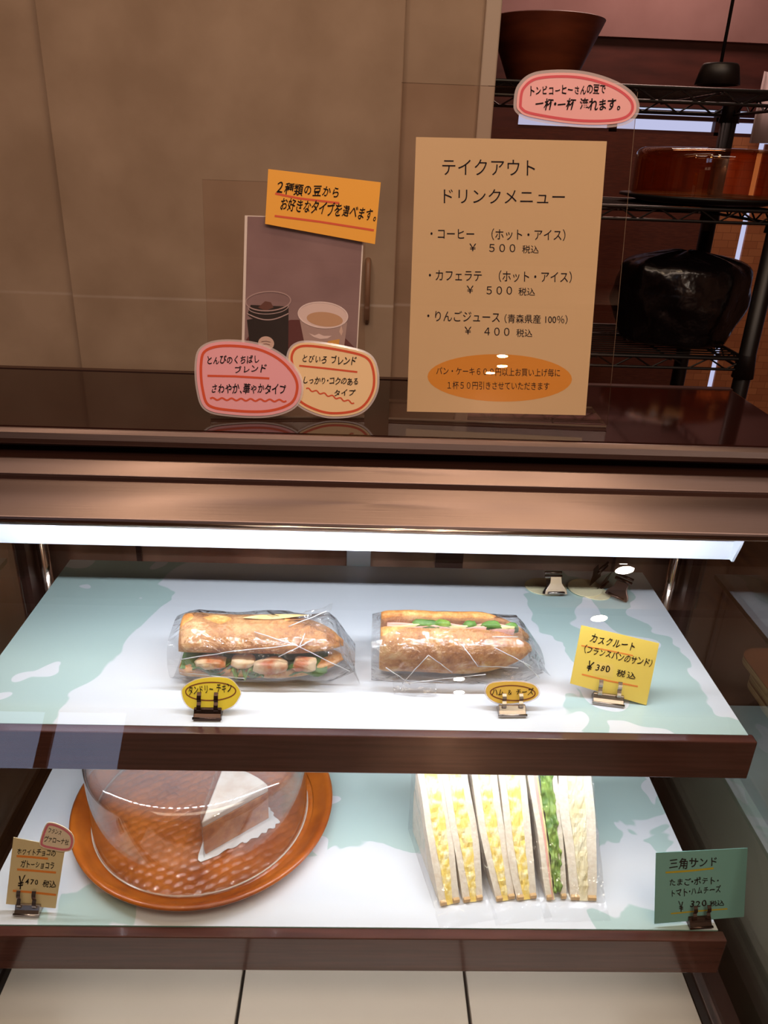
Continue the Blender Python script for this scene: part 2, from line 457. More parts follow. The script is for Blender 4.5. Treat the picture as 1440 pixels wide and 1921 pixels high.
def glyphs(txt, hand, weight, seed):
    if not hand: return glyph_mesh(txt, weight)
    rg = random.Random(seed*77+len(txt)); V = []; F = []; x = 0
    for ch in txt:
        if ch in ' \u3000': x += .45; continue
        v, f = glyph_mesh(ch, weight)
        sml = ch in 'ぁぃぅぇぉっゃゅょァィゥェォッャュョ・、。.ー'
        sc = rg.uniform(.84, 1.08); an = rg.uniform(-.10, .10); dy = rg.uniform(-.05, .05); sh = rg.uniform(.04, .22)
        mnx = min((p[0] for p in v), default=0); nar = ch in '・、。'
        b = len(V); ca, sa = math.cos(an), math.sin(an)
        wob = rg.uniform(0, 6)
        for p in v:
            px_ = (p[0]-(.5 if not nar else mnx+.40))*sc; py_ = (p[1]-.35)*sc
            px_ += .025*math.sin(py_*7+wob); py_ += .025*math.sin(px_*6+wob*2)
            V.append((x+.5+px_*ca-py_*sa+sh*py_, .35+dy+px_*sa+py_*ca))
        F += [tuple(i+b for i in q) for q in f]
        w = (max(p[0] for p in v)-min(p[0] for p in v)) if v else .5
        x += .98 if ord(ch) > 0x2000 and ch not in '・、。' else w+.16
    return V, F
def wave(a, b, n, amp):
    A, B = Vector(a), Vector(b); d = B-A; up = Vector((d.y, -d.x)).normalized()
    N = n*8
    return [tuple(A+d*(i/N)+up*(amp*math.sin(2*math.pi*i/8))) for i in range(N+1)]

# ================================================================== the setting
CT = H-.285                      # counter top height
wbox('floor', (-3.4, -5.1, -.05), (3.2, 3.6, 0), M['floor'])
wbox('ceiling', (-3.4, -5.1, H+1.1), (3.2, 3.6, H+1.15), M['ceiling'])
wbox('wall_left', (-3.45, -5.1, 0), (-3.4, 3.6, H+1.1), M['room_wall'])
wbox('wall_right', (3.2, -5.1, 0), (3.25, 3.6, H+1.1), M['room_wall'])
# customers' end of the room with a daylit window
wl, wr, wb, wt = -3.05, -1.9, 2.10, 2.57
mb = MB()
mb.box((-3.4, -5.15, 0), (wl, -5.1, H+1.1)); mb.box((wr, -5.15, 0), (3.2, -5.1, H+1.1))
mb.box((wl, -5.15, 0), (wr, -5.1, wb)); mb.box((wl, -5.15, wt), (wr, -5.1, H+1.1)); mb.box((-2.57, -5.15, wb), (-2.47, -5.1, wt))
tag(mb.build('wall_front', M['room_wall']), kind='structure')
tag(box('window_2', (wl, -5.16, wb), (wr, -5.15, wt), glow('daylight outside', (200, 214, 255), 2.2)), kind='structure')
# partition behind the counter
PY = 1.72
pr = at_y(930, 130, PY).x
tag(box('wall_back', (-3.4, PY, 0), (pr-.028, PY+.06, H+1.1), M['plaster']), kind='structure')
d1 = thing('door_1', (0, PY-.002, 0), None, None); d1['kind'] = 'structure'; del_lab = d1
e0 = at_y(745, 400, PY).x
MB().box((-.62, PY-.016, .02), (e0, PY-.002, H+.75)).build('panel', M['plaster'], d1, bevel=.002)
hz0, hz1 = at_y(690, 600, PY).z, at_y(690, 485, PY).z; hx = at_y(689, 540, PY).x
MB().tube([(hx, PY-.018, hz0), (hx, PY-.03, hz0+.008), (hx, PY-.03, hz1-.008), (hx, PY-.018, hz1)], .006, 10).build('handle', mat('muted door pull', (140, 104, 82), .45), d1, smooth=True)
tag(box('trim_1', (pr-.030, PY-.012, 0), (pr, PY+.075, H+1.1), mat('cream door post', (196, 176, 158), .5), bevel=.003), kind='structure')

# back room wall, window and roll blinds
BY = 3.2
zl = at_y(1280, 76, BY).z
zs0, zs1 = at_y(1280, 253, BY).z, at_y(1280, 203, BY).z
mb = MB(); mb.box((-3.4, BY, zs1), (3.2, BY+.05, zl)); mb.box((-3.4, BY, 0), (3.2, BY+.05, .55))
mb.box((-3.4, BY, .55), (.55, BY+.05, zs1)); mb.box((2.6, BY, .55), (3.2, BY+.05, zs1))
tag(mb.build('wall_rear', M['dark_wall']), kind='structure')
tag(box('trim_2', (-3.4, BY-.02, zl), (3.2, BY+.05, H+1.1), M['back_plaster']), kind='structure')
w1 = tag(box('window_1', (.55, BY+.08, .55), (2.6, BY+.085, zs1), glow('daylight behind the blinds', (205, 208, 245), .85)), kind='structure')
wf = MB()
for zz in (zs0+.0, zs0+.05, zs1-.02): wf.box((.55, BY+.04, zz), (2.6, BY+.07, zz+.014))
for xx in (.9, 1.30, 2.1): wf.box((xx, BY+.04, .55), (xx+.03, BY+.07, zs1))
wf.build('window_frame', M['dark_wall'], w1)
g = at_y(1372, 508, BY).x
tag(box('bamboo_screen', (.0, BY-.03, .35), (at_y(1318, 430, BY).x, BY-.018, zs0), mat('dark bamboo', (104, 52, 36), .6, c2=(84, 40, 28), scale=30, stretch=(1, 1, 8))), 'dark reddish bamboo screen behind the middle of the black wire rack', 'screen')
tag(box('bamboo_screen', (at_y(1318, 430, BY).x+.002, BY-.03, .35), (g-.012, BY-.018, zs0+.0), M['bamboo']), 'narrow light brown woven screen beside the bright slit of daylight', 'screen')
tag(box('bamboo_screen', (g+.012, BY-.03, .35), (2.3, BY-.018, zs0-.02), M['bamboo']), 'wide brown woven screen beyond the rack post, outermost of the screens', 'screen')
cx0 = at_y(1415, 230, BY-.1).x
mb = MB(); rings = []
N = 60; ww = .7
for i in range(N+1):
    x = cx0+ww*i/N; y = BY-.09+.018*math.sin(i*.9)
    rings.append([(x, y, zs0-.02), (x, y, zs1+.12)])
mb.loft(rings, closed=False)
o = mb.build('curtain', mat('pale curtain', (214, 196, 196), .8), smooth=True)
sm = o.modifiers.new('thick', 'SOLIDIFY'); sm.thickness = .003
tag(o, 'short pale pink curtain at the rear window above the woven screens', 'curtain')
for i, (y, z) in enumerate(((-1.93, .98), (-2.60, .985))):
    wbox('trim_%d' % (3+i), (-3.4, y-.05, H+z), (3.2, y+.05, H+1.1), M['room_wall'])  # added beams, out of view, keep ceiling spots from mirroring in the menu stand
# ceiling lamps on the customers' side
for i, (x, y, w) in enumerate(DOWN):
    if i < 3: lb = 'small round ceiling spot of the far triple, mirrored in the orange oval of the menu'
    elif i < 7: lb = 'round ceiling spot, mirrored as a white blot in the case glass'
    else: lb = 'round ceiling spot above the counter, mirrored as a streak on the brushed steel'
    t = thing('ceiling_spot', (x, y, H+1.1), lb, 'ceiling light', ['far triple of ceiling spots', 'ceiling spots before the case', 'ceiling spots over the counter'][0 if i < 3 else 1 if i < 7 else 2])
    rr = .04 if i < 3 else .048
    MB().lathe([(rr, 0), (rr, -.006), (rr+.014, -.008), (rr+.014, 0)], (x, y, H+1.1), 32, close=True).build('trim_ring', M['white_paper'], t)
    a_ = area('spot_light', (0, 0, -.012), rr*2, w, (1, .86, .70) if i < 7 else WARM, shape='DISK')
    a_.parent = t

# ================================================================== the display case
XL, XR = -.505, .52
case = thing('display_case', (0, .85, 0), 'waist-high bakery display case with dark counter top, two lit glass shelves and sloping glass front', 'display case')
CTF, CTB = .818, 1.055
top = MB().box((XL, CTF, CT-.016), (XR, CTB, CT)).build('counter_top', M['black_gloss'], case, bevel=.003)
# rounded steel nose under the top edge
prof = [(CTF+.012, CT-.001), (CTF-.002, CT-.001), (CTF-.008, CT-.004), (CTF-.011, CT-.010), (CTF-.010, CT-.016), (CTF-.004, CT-.020), (CTF+.012, CT-.020)]
MB().prism_x(prof, XL-.002, XR+.002).build('nose_rail', M['steel'], case, bevel=.001)
box('rear_rail', (XL, CTB, CT-.02), (XR, CTB+.012, CT+.001), M['frame_brown'], case)
box('neck', (XL+.01, .845, CT-.05), (XR-.01, 1.09, CT-.016), M['black'], case)
# ledge + sloping canopy
MB().prism_x([(.852, H-.3115), (.792, H-.312), (.792, H-.318), (.852, H-.318)], XL, XR).build('ledge', mat('dark glossy ledge', (60, 36, 30), .1, .5), case)
MB().prism_x([(.793, H-.3115), (.776, H-.3232), (.778, H-.328), (.800, H-.318)], XL, XR).build('upper_canopy', M['steel'], case, bevel=.0008)
MB().prism_x([(.778, H-.322), (.7765, H-.331), (.790, H-.331), (.790, H-.322)], XL, XR).build('canopy_step', M['steel_dark'], case)
cy1, cz1 = .735, H-.3565
MB().prism_x([(.776, H-.3295), (cy1, cz1+.002), (cy1-.001, cz1-.001), (cy1+.003, cz1-.003), (.782, H-.3345)], XL, XR).build('canopy', M['steel'], case, bevel=.0008)
MB().tube([(XL, cy1+.0005, cz1-.0035), (XR, cy1+.0005, cz1-.0035)], .003, 10).build('canopy_lip', M['chrome'], case, smooth=True)
# lamp trough
FB, FZ0, FZ1 = .862, H-.418, H-.4520
lamp = MB()
lamp.box((-.475, .785, H-.368), (.470, FB, H-.364))                    # lid
lamp.box((-.475, FB, FZ1), (.470, FB+.003, H-.364))                   # rear flange, lit
for x_ in (-.478, .470): lamp.prism_x([(.832, H-.364), (FB+.003, H-.364), (FB+.003, FZ1), (FB-.006, FZ1), (.846, H-.425)], x_, x_+.003)
lo = lamp.build('lamp_trough', M['white_lamp'], case)
box('lamp_top_strip', (-.474, FB-.004, H-.424), (.469, FB-.0005, H-.4105), mat('steel strip', (150, 128, 112), .3, 1), lo)
led_up = glow('cool LED tape', (240, 244, 255), LED_UP)
sy, sz = .752, H-.3562
d = Vector((0, .62, -.78)).normalized(); w = Vector((0, d.z, -d.y))*.0022
mb = MB(); c = Vector((0, sy, sz))
mb.add([c-w+Vector((-.45, 0, 0)), c-w+Vector((.45, 0, 0)), c+w+Vector((.45, 0, 0)), c+w+Vector((-.45, 0, 0))], [(0, 1, 2, 3)])
strip = mb.build('led_tape', led_up, lo)
mb = MB(); c2 = c-d*.0015; w2 = w*1.6
mb.add([c2-w2+Vector((-.455, 0, 0)), c2-w2+Vector((.455, 0, 0)), c2+w2+Vector((.455, 0, 0)), c2+w2+Vector((-.455, 0, 0)),
        c2-w2-d*.004+Vector((-.455, 0, 0)), c2-w2-d*.004+Vector((.455, 0, 0)), c2+w2-d*.004+Vector((.455, 0, 0)), c2+w2-d*.004+Vector((-.455, 0, 0))],
       [(0, 1, 2, 3), (7, 6, 5, 4), (0, 4, 5, 1), (1, 5, 6, 2), (2, 6, 7, 3), (3, 7, 4, 0)])
mb.build('led_holder', M['steel_dark'], lo)

# shelves
S1, S2 = H-.595, H-.856
def shelf(z, yf, yb, mt, fx, led):
    g_ = MB().box((-.45, yf, z-.008), (.455, yb, z)).build('shelf', mt, case)
    g_.data.materials.append(M['glass_edge'])
    for p in g_.data.polygons:
        if abs(p.normal.z) < .5: p.material_index = 1
    yy = yf-.022
    MB().box((-fx, yy, z-.046), (fx+.004, yy+.018, z+.0185)).build('shelf_fascia', M['fascia'], g_, bevel=.0015)
    box('shelf_support', (-.44, yf+.002, z-.03), (.445, yf+.012, z-.0085), M['frame_brown'], g_)
    return g_
def shelf2(z, yf, yb, mt, ztop, zbot, yy):
    g_ = MB().box((-.45, yf, z-.008), (.455, yb, z)).build('shelf', mt, case)
    g_.data.materials.append(M['glass_edge'])
    for p in g_.data.polygons:
        if abs(p.normal.z) < .5: p.material_index = 1
    MB().box((-.462, yy, zbot), (.461, yy+.014, ztop)).build('shelf_fascia', M['fascia'], g_, bevel=.0015)
    box('shelf_support', (-.44, yy+.016, z-.028), (.445, yy+.03, z-.0085), M['frame_brown'], g_)
    return g_
sh1 = shelf2(S1, .700, 1.083, M['shelf_up'], S1-.0005, S1-.055, .688)
sh2 = shelf2(S2, .648, 1.083, M['shelf_low'], S2-.0005, S2-.060, .6335)
# LED dots under the upper shelf
mb = MB(); d = Vector((0, .45, -.89)).normalized(); w = Vector((0, d.z, -d.y))
c = Vector((0, .735, S1-.0362))
for i in range(72):
    x = -.43+.86*i/71
    a = c+Vector((x, 0, 0)); e = Vector((.0028, 0, 0)); ww = w*.002
    mb.add([a-e-ww, a+e-ww, a+e+ww, a-e+ww], [(0, 1, 2, 3)])
led2 = mb.build('led_tape', glow('cool LED dots', (244, 246, 255), LED_LOW*3), sh1)
box('led_tape', (-.40, .70, S2-.012), (.40, .712, S2-.0105), glow('deck fill glow', (255, 246, 238), 9.0), sh2)  # added glowing bar, unseen, brightens the deck plates
box('led_holder', (-.44, .726, S1-.034), (.44, .744, S1-.0325+.002), M['white_lamp'], sh1)
# rear: bronze sliding panels, mullion, posts
box('rear_panel', (XL+.01, 1.115, .3), (XR-.01, 1.125, CT-.05), M['bronze'], case)
for xx, wd_ in ((-.355, .008), (.125, .045), (.415, .004)): box('rear_stile', (xx, 1.110, .3), (xx+wd_, 1.1149, CT-.05), M['frame_brown'], case)
ml_ = at_y(650, 1045, 1.092).x; mr = at_y(695, 1045, 1.092).x
box('centre_post', (ml_, 1.088, .45), (mr, 1.10, CT-.055), M['white_lamp'], case, bevel=.001)
for sx in (-1, 1):
    px_ = .497 if sx > 0 else -.482
    MB().tube([(px_, 1.065, .4), (px_, 1.065, CT-.05)], .008, 14).build('corner_post', M['chrome'], case, smooth=True)
    box('corner_frame', (px_+(.010 if sx > 0 else -.028), 1.03, .4), (px_+(.028 if sx > 0 else -.010), 1.10, CT-.05), M['frame_brown'], case)
    xg = XR-.006 if sx > 0 else XL
    TI = math.tan(math.radians(27.5)); gy0, gz0 = .731, H-.3605; gz1 = H-1.03
    gy1 = gy0-(gz0-gz1)*TI
    MB().prism_x([(gy0+.002, gz0), (1.10, gz0), (1.10, gz1), (gy1+.006, gz1)], xg, xg+.006).build('side_glass', M['side_glass'], case)
    xr_ = .462 if sx > 0 else -.468
    zz = H-1.0
    box('deck_channel', (xr_-.004, .45, zz-.012), (xr_+.010, 1.09, zz-.002), M['black'], case)
    box('deck_rail', (xr_+.010*sx-.004, .45, zz-.03), (xr_+.010*sx+.010, 1.09, zz+.003), M['steel'], case, bevel=.001)
    box('sill_rail', (xr_+.026*sx-.008, .42, zz-.04), (xr_+.026*sx+.012, 1.09, zz+.012), M['frame_brown'], case)
    q0 = at_x(1322, 1479, .5).z; q1 = at_x(1364, 1445, .5).z
# front glass
tn = Vector((0, -math.cos(math.radians(27.5)), math.sin(math.radians(27.5))))*.004
mb = MB(); A = Vector((XL, gy0, gz0)); B = Vector((XR, gy0, gz0)); C_ = Vector((XR, gy1, gz1)); D = Vector((XL, gy1, gz1))
mb.add([A, B, C_, D, A+tn, B+tn, C_+tn, D+tn], [(0, 1, 2, 3), (7, 6, 5, 4), (0, 4, 5, 1), (1, 5, 6, 2), (2, 6, 7, 3), (3, 7, 4, 0)])
mb.build('front_glass', M['front_glass'], case)
# deck plates and base
dz = H-1.0
for x0_, x1_ in ((-.446, -.1412), (-.1368, .1548), (.1592, .4555)):
    box('deck_plate', (x0_, .44, dz-.012), (x1_, 1.09, dz), M['deck'], case, bevel=.001)
box('deck_pan', (XL+.02, .43, dz-.05), (XR-.02, 1.10, dz-.0125), M['deckgap'], case)
box('base_cabinet', (XL, .36, .06), (XR, 1.12, dz-.0505), M['frame_brown'], case, bevel=.004)
box('plinth', (XL+.03, .42, 0), (XR-.03, 1.10, .06), M['black'], case)

# ================================================================== counter signs
def stand(name, base_px, tops, lean, yaw, label, xlr=None):
    """L-shaped acrylic sign stand: clear front leaf and a foot running back on the counter"""
    bl = at_z(base_px[0][0], base_px[0][1], CT+.001); br = at_z(base_px[1][0], base_px[1][1], CT+.001)
    yaw = math.degrees(math.atan2(br.y-bl.y, br.x-bl.x))
    if xlr is not None: yaw = xlr
    p0 = (bl+br)/2; p0.z = CT+.0005
    S = Sheet(p0, lean, yaw)
    hw = (br-bl).length/2
    t = thing(name, p0, label, 'sign stand')
    hgt = S.loc(tops)[1]
    back = Vector((-S.u.y, S.u.x, 0))
    mb = MB()
    def slab(P, Q, R, Tt, n):
        vs_ = [P, Q, R, Tt]+[k+n for k in (P, Q, R, Tt)]
        mb.add(vs_, [(0, 1, 2, 3), (7, 6, 5, 4)], 0)
        mb.add(vs_, [(0, 4, 5, 1), (1, 5, 6, 2), (2, 6, 7, 3), (3, 7, 4, 0)], 1)
    slab(S.pt((-hw, .002), .0022), S.pt((hw, .002), .0022), S.pt((hw, hgt), .0022), S.pt((-hw, hgt), .0022), S.n*.0022)
    mb2 = mb
    mb2.build('front_leaf', [M['acrylic'], M['acrylic_edge']], t)
    mb = MB()
    up = Vector((0, 0, .0025))
    A_ = p0-S.u*hw; B_ = p0+S.u*hw
    vs_ = [A_, B_, B_+back*.075, A_+back*.075]; vs_ = vs_+[k+up for k in vs_]
    mb.add(vs_, [(0, 1, 2, 3), (7, 6, 5, 4)], 0); mb.add(vs_, [(0, 4, 5, 1), (1, 5, 6, 2), (2, 6, 7, 3), (3, 7, 4, 0)], 1)
    mb.build('foot', [M['acrylic'], M['acrylic_edge']], t)
    return S
SA = stand('menu_stand', ((729, 790), (1133, 797)), (755, 157), 13.8, 0, 'tall clear acrylic stand on the counter holding the cream drinks menu', -1.7)
SB = stand('photo_stand', ((395, 783), (683, 783)), (378, 338), 13.8, 0, 'smaller clear acrylic stand on the counter holding the cup photograph')

def sheet_thing(name, S, pxs, off, thick, mt, label, cat, extra=None):
    """a flat sheet: root mesh + parts added by extra(root)"""
    mb = MB(); S.poly(mb, pxs, off, off+thick)
    o = mb.build(name, mt, None, origin=S.pt(S.loc(pxs[-1], off), off))
    return tag(o, label, cat)

# menu
menu = sheet_thing('menu_sheet', SA, [(780, 257), (1138, 265), (1098, 779), (763, 772)], .0008, .0006, M['cream_paper'],
                   'cream paper takeaway drinks menu with printed prices, inside the tall acrylic stand', 'menu')
oT = .0016
mb = MB(); SA.flat(mb, ellipse(937, 709, 135.5, 44.5, .02), oT-.0001); mb.build('discount_oval', M['orange_print'], menu)
P_ = lambda t, a, b, h, w=.002: SA.text(MB(), t, a, b, h, oT+.0001, weight=w).build('lettering', M['ink_blue'], menu)
P_('テイクアウト', (829, 328), (1003, 330), 30, -.004)
P_('ドリンクメニュー', (832, 381), (1059, 383), 27, -.004)
P_('・コーヒー　（ホット・アイス）', (807, 449), (1060, 452), 22)
P_('￥', (880, 471), (893, 471), 14); P_('５００', (917, 472.5), (966, 473), 15); P_('税込', (979, 475), (1010, 475.5), 15)
P_('・カフェラテ　（ホット・アイス）', (804, 527), (1072, 531), 22)
P_('￥', (875, 550), (888, 550), 14); P_('５００', (912, 552), (960, 552.5), 15); P_('税込', (972, 554.5), (1003, 555), 15)
P_('・りんごジュース', (801, 602), (937, 605), 20); P_('（青森県産 100％）', (946, 606), (1064, 608), 17)
P_('￥', (871, 627), (884, 627), 14); P_('４００', (908, 629), (955, 630), 15); P_('税込', (968, 632), (998, 632.5), 15)
P_('パン・ケーキ６００円以上お買い上げ毎に', (818, 703), (1050, 707), 15, .0)
P_('１杯５０円引きさせていただきます', (839, 730), (1030, 732), 15, .0)

def note(name, S, pxs, off, mt, label, cat, ring=None, ringm=None, texts=(), lines=(), lam=0, tw=.012, seed=3, smooth=True, ringw=5, ring_in=8, inkm=None, thick=.0008):
    out = curve_closed(pxs) if smooth else pxs
    o = sheet_thing(name, S, out, off, thick, mt, label, cat)
    o_ = off+thick
    if lam:
        mb = MB(); big = inset(out, -lam)
        n = len(out)
        L = [S.pt(S.loc(p, off), off) for p in out]+[S.pt(S.loc(p, off), off) for p in big]
        mb.add(L, [(i, (i+1) % n, (i+1) % n+n, i+n) for i in range(n)])
        mb.build('laminate_border', M['laminate'], o)
    if ring:
        mb = MB(); S.stroke(mb, ring if isinstance(ring, list) else inset(out, ring_in), ringw, o_+.0002, closed=True)
        mb.build('ring', ringm, o)
    if lines:
        for ln, w_ in lines:
            mb = MB(); S.stroke(mb, ln, w_, o_+.0002); mb.build('underline', ringm, o)
    if texts:
        for i, (t, a, b, h) in enumerate(texts):
            mb = MB(); S.text(mb, t, a, b, h, o_+.0004, hand=True, weight=tw, seed=seed+i); mb.build('lettering', inkm or M['ink'], o)
    return o
note('paper_note', SA, [(969, 193), (976, 162), (1008, 140), (1084, 138), (1150, 156), (1188, 184), (1190, 213), (1160, 231), (1084, 233), (997, 220), (973, 208)], .005, M['pink_paper'],
     'pink laminated oval note with a red ring on the menu stand top', 'note', True, M['red_marker'],
     [('トンビコーヒーさんの豆で', (994, 180), (1136, 176), 19), ('一杯・一杯 淹れます。', (1004, 207), (1163, 208), 24)], lam=6, tw=.018, ringw=5, ring_in=7)
note('paper_note', SB, [(503, 317), (714, 342), (703, 458), (497, 420)], .005, M['orange_paper'],
     'orange rectangular card with black handwriting across the top of the photo stand', 'note', None, M['vermilion'],
     [('２種類の豆から', (518, 364), (634, 374), 24), ('お好きなタイプを選べます。', (525, 395), (704, 416), 27)],
     [([(516, 363), (560, 372), (636, 381)], 4), ([(515, 405), (600, 416), (701, 432)], 4)], smooth=False, tw=.012, seed=11)
note('paper_note', SB, [(541, 668), (553, 648), (582, 643), (649, 653), (690, 666), (705, 691), (706, 729), (690, 761), (664, 777), (620, 781), (585, 772), (557, 755), (548, 730), (545, 700)], .0048, M['tan_paper'],
     'apricot rounded note with an orange ring, low on the photo stand', 'note', True, M['vermilion'],
     [('とびいろ ブレンド', (567, 680), (668, 686), 17), ('しっかり・コクのある', (569, 720), (671, 724), 15), ('タイプ', (627, 743), (667, 743), 13)],
     [([(561, 686), (610, 691), (670, 698)], 3.5), (wave((574, 729), (664, 756), 6, 2), 2.6)], lam=4, tw=.014, seed=21, ringw=4.5, ring_in=6)
note('paper_note', SB, [(369, 682), (379, 653), (416, 641), (480, 646), (527, 667), (558, 700), (565, 732), (550, 763), (503, 779), (436, 778), (387, 767), (372, 732)], .0068, M['pink_paper_b'],
     'pink rounded note with an orange ring at the lower corner of the photo stand', 'note', True, M['vermilion'],
     [('とんびのくちばし', (389, 684), (486, 682), 17), ('ブレンド', (441, 701), (501, 698), 15), ('さわやか、華やかタイプ', (397, 738), (536, 740), 20)],
     [([(389, 705), (440, 706), (505, 710)], 4), (wave((394, 748), (537, 752), 8, 2), 3.4)], lam=4, tw=.016, seed=31, ringw=5, ring_in=8)
# photograph of two cups in the smaller stand
ph = sheet_thing('photo_print', SB, [(459, 404), (684, 411), (665, 745), (451, 740)], .0008, .0006, M['white_paper'],
                 'photo print of iced coffee and a paper cup, in the smaller acrylic stand', 'photo')
o0 = .0016
mb = MB(); cols = [mat('printed grey backdrop', (150, 126, 130), .35, c2=(136, 112, 116), scale=18, detail=8),
        mat('printed maroon tray', (92, 34, 36), .35), mat('printed coffee', (22, 8, 8), .4), mat('printed cup rim', (184, 162, 164), .35),
        mat('printed white cup', (236, 220, 220), .35), mat('printed cup body', (180, 158, 156), .35), mat('printed latte', (206, 168, 134), .35),
        mat('printed sticker', (220, 196, 186), .35), mat('printed yellow band', (226, 172, 70), .35), mat('printed ice', (104, 62, 52), .3)]
fl = lambda pts, k, lay: SB.flat(mb, pts, o0+.00012*lay, k)
fl([(464, 406), (681, 412), (664, 738), (456, 734)], 0, 0)
fl([(460, 640), (470, 625), (545, 600), (600, 600), (645, 632), (668, 655), (666, 700), (458, 700)], 1, 1)
fl([(463, 600), (541, 585), (540, 700), (474, 700)], 2, 2)                        # iced coffee body
fl([(464, 590)]+[(464+77*(1+math.cos(a))/2, 588+14*math.sin(a)) for a in [math.pi*(1-i/14) for i in range(15)]]+[(541, 575), (470, 572)], 2, 3)
SB.stroke(mb, ellipse(503, 565, 42, 18, -.05), 2.2, o0+.0005, 3, closed=True)
SB.stroke(mb, [(463+78*i/16, 588+12*math.sin(math.pi*i/16)) for i in range(17)], 2, o0+.0006, 3)
SB.stroke(mb, ellipse(503, 575, 38, 14, -.05)[0:22], 1.4, o0+.0006, 3)
fl([(484, 577), (497, 565), (508, 567), (513, 577), (498, 583)], 9, 4)
fl(ellipse(499, 644, 15, 13, .2), 7, 4)
SB.stroke(mb, [(490, 641), (499, 640), (507, 642)], 1, o0+.0007, 9); SB.stroke(mb, [(492, 646), (499, 645), (506, 647)], 1, o0+.0007, 9)
fl([(560, 590), (651, 605), (644, 660), (636, 690), (578, 690), (572, 650)], 5, 2)  # paper cup
fl(ellipse(605.5, 591, 46.5, 24, .09), 4, 3)
fl(ellipse(609, 599, 34, 13.5, .1), 6, 4)
SB.stroke(mb, ellipse(605.5, 591, 46.5, 24, .09), 2.2, o0+.0006, 4, closed=True)
fl([(579, 625), (590, 629), (598, 626), (607, 630), (622, 630), (614, 635), (600, 636), (588, 632)], 4, 4)
fl([(615, 640), (637, 636), (635, 650), (610, 650)], 8, 4)
fl([(640, 610), (636, 622), (640, 630), (643, 622)], 7, 4)
mb.build('printed_picture', cols, ph)

# ================================================================== price cards and clips
def clip(p, yaw, wid, mt, label, lean=12, prong=.026, name='card_clip', group=None, sc=1.0):
    """spring card clip: ridged foot bar and two looped prongs in front of the card"""
    t = thing(name, p, label, 'card clip', group)
    R_ = Matrix.Rotation(math.radians(yaw), 4, 'Z')
    T = lambda q: Vector(p)+R_ @ Vector(q)
    mb = MB()
    prof = [(-.008, 0), (.010, 0), (.010, .003), (.005, .008), (.002, .012), (-.001, .012), (-.004, .0075), (-.008, .004)]
    n = len(prof); vs_ = [T((-wid/2, y*sc, z*sc)) for y, z in prof]+[T((wid/2, y*sc, z*sc)) for y, z in prof]
    mb.add(vs_, [(i, (i+1) % n, (i+1) % n+n, i+n) for i in range(n)]+[tuple(range(n))[::-1], tuple(range(n, 2*n))])
    mb.build('foot_bar', mt, t, bevel=.0006)
    mb = MB(); mb.tube([T((-wid/2-.001, -.0075*sc, .0035*sc)), T((wid/2+.001, -.0075*sc, .0035*sc))], .0016*sc, 8)
    mb.build('hinge_pin', mt, t, smooth=True)
    la = math.radians(lean)
    for sx in (-1, 1):
        x = sx*wid*.31
        mb = MB(); pts = []
        for k in range(9):
            f_ = k/8; h_ = .010*sc+prong*f_
            y = -.0035*sc+math.tan(la)*(h_-.010*sc)-.0022*abs(math.sin(f_*math.pi*2.0))
            pts.append((y, h_))
        W2 = .0024*sc
        rings = [[T((x-W2, y, z)), T((x+W2, y, z)), T((x+W2, y+.0008, z)), T((x-W2, y+.0008, z))] for y, z in pts]
        mb.loft(rings); mb.build('prong', mt, t)
    return t
def card_plane(px, z, lean, yaw, lift=.004):
    p = at_z(px[0], px[1], z); p.z = z+lift
    S = Sheet(p, lean, yaw)
    return S, p
# tandoori oval
S, p = card_plane((391, 1343), S1, 24, 0)
note('price_tag', S, [(341, 1300), (347, 1287), (370, 1275), (402, 1271), (432, 1275), (450, 1297), (447, 1310), (435, 1325), (407, 1334), (370, 1332), (350, 1322)], 0, M['yellow_oval'],
     'bright yellow oval name tag with a brown ring before the chicken baguette', 'price tag', ellipse(395, 1297, 47, 17, -.02), M['brown_marker'],
     [('タンドリー チキン', (354, 1305), (435, 1299), 18)], tw=.012, seed=41, ringw=2.2, lam=2)
clip((p.x, p.y-.0015, S1), 0, .031, M['clip_dark'], 'dark steel card clip under the bright yellow oval tag', lean=24, prong=.020)
# ham and cheese oval
S, p = card_plane((958, 1337), S1, 24, 0)
note('price_tag', S, [(911, 1297), (920, 1283), (950, 1279), (980, 1280), (1002, 1286), (1010, 1299), (1002, 1310), (980, 1317), (942, 1320), (920, 1312)], 0, M['gold_oval'],
     'golden oval name tag with a brown ring before the ham baguette', 'price tag', ellipse(961.5, 1300, 42, 14, .03), M['brown_marker'],
     [('ハム ＆ チーズ', (922, 1305), (1001, 1304), 14)], tw=.012, seed=51, ringw=2.2, lam=3)
clip((p.x, p.y-.0015, S1), 2, .032, M['clip_steel'], 'bright steel card clip under the golden oval tag', lean=24, prong=.016)
# casse-croute card
S, p = card_plane((1138, 1316), S1, 15, -6)
note('price_card', S, [(1090, 1173), (1236, 1207), (1212, 1323), (1069, 1282)], 0, M['yellow_card'],
     'square yellow price card with orange underlines beside the baguettes on the upper shelf', 'price card', None, M['orange_marker'],
     [('カスクルート', (1105, 1205), (1189, 1222), 18), ('（フランスパンのサンド）', (1094, 1225), (1221, 1253), 17), ('￥', (1099, 1258), (1110, 1261), 20), ('380', (1116, 1258), (1143, 1262), 13), ('税込', (1155, 1269), (1191, 1275), 14)],
     [([(1090, 1211), (1140, 1220), (1187, 1230)], 2.4), ([(1091, 1265), (1140, 1277), (1196, 1288)], 3)], smooth=False, tw=.012, seed=61)
mb = MB(); S.poly(mb, [(1113, 1240), (1150, 1247), (1149, 1272), (1112, 1265)], .0008, .00095); pc = bpy.data.objects['price_card']
mb.build('price_patch', mat('yellow patch', (240, 206, 108), .4), pc)
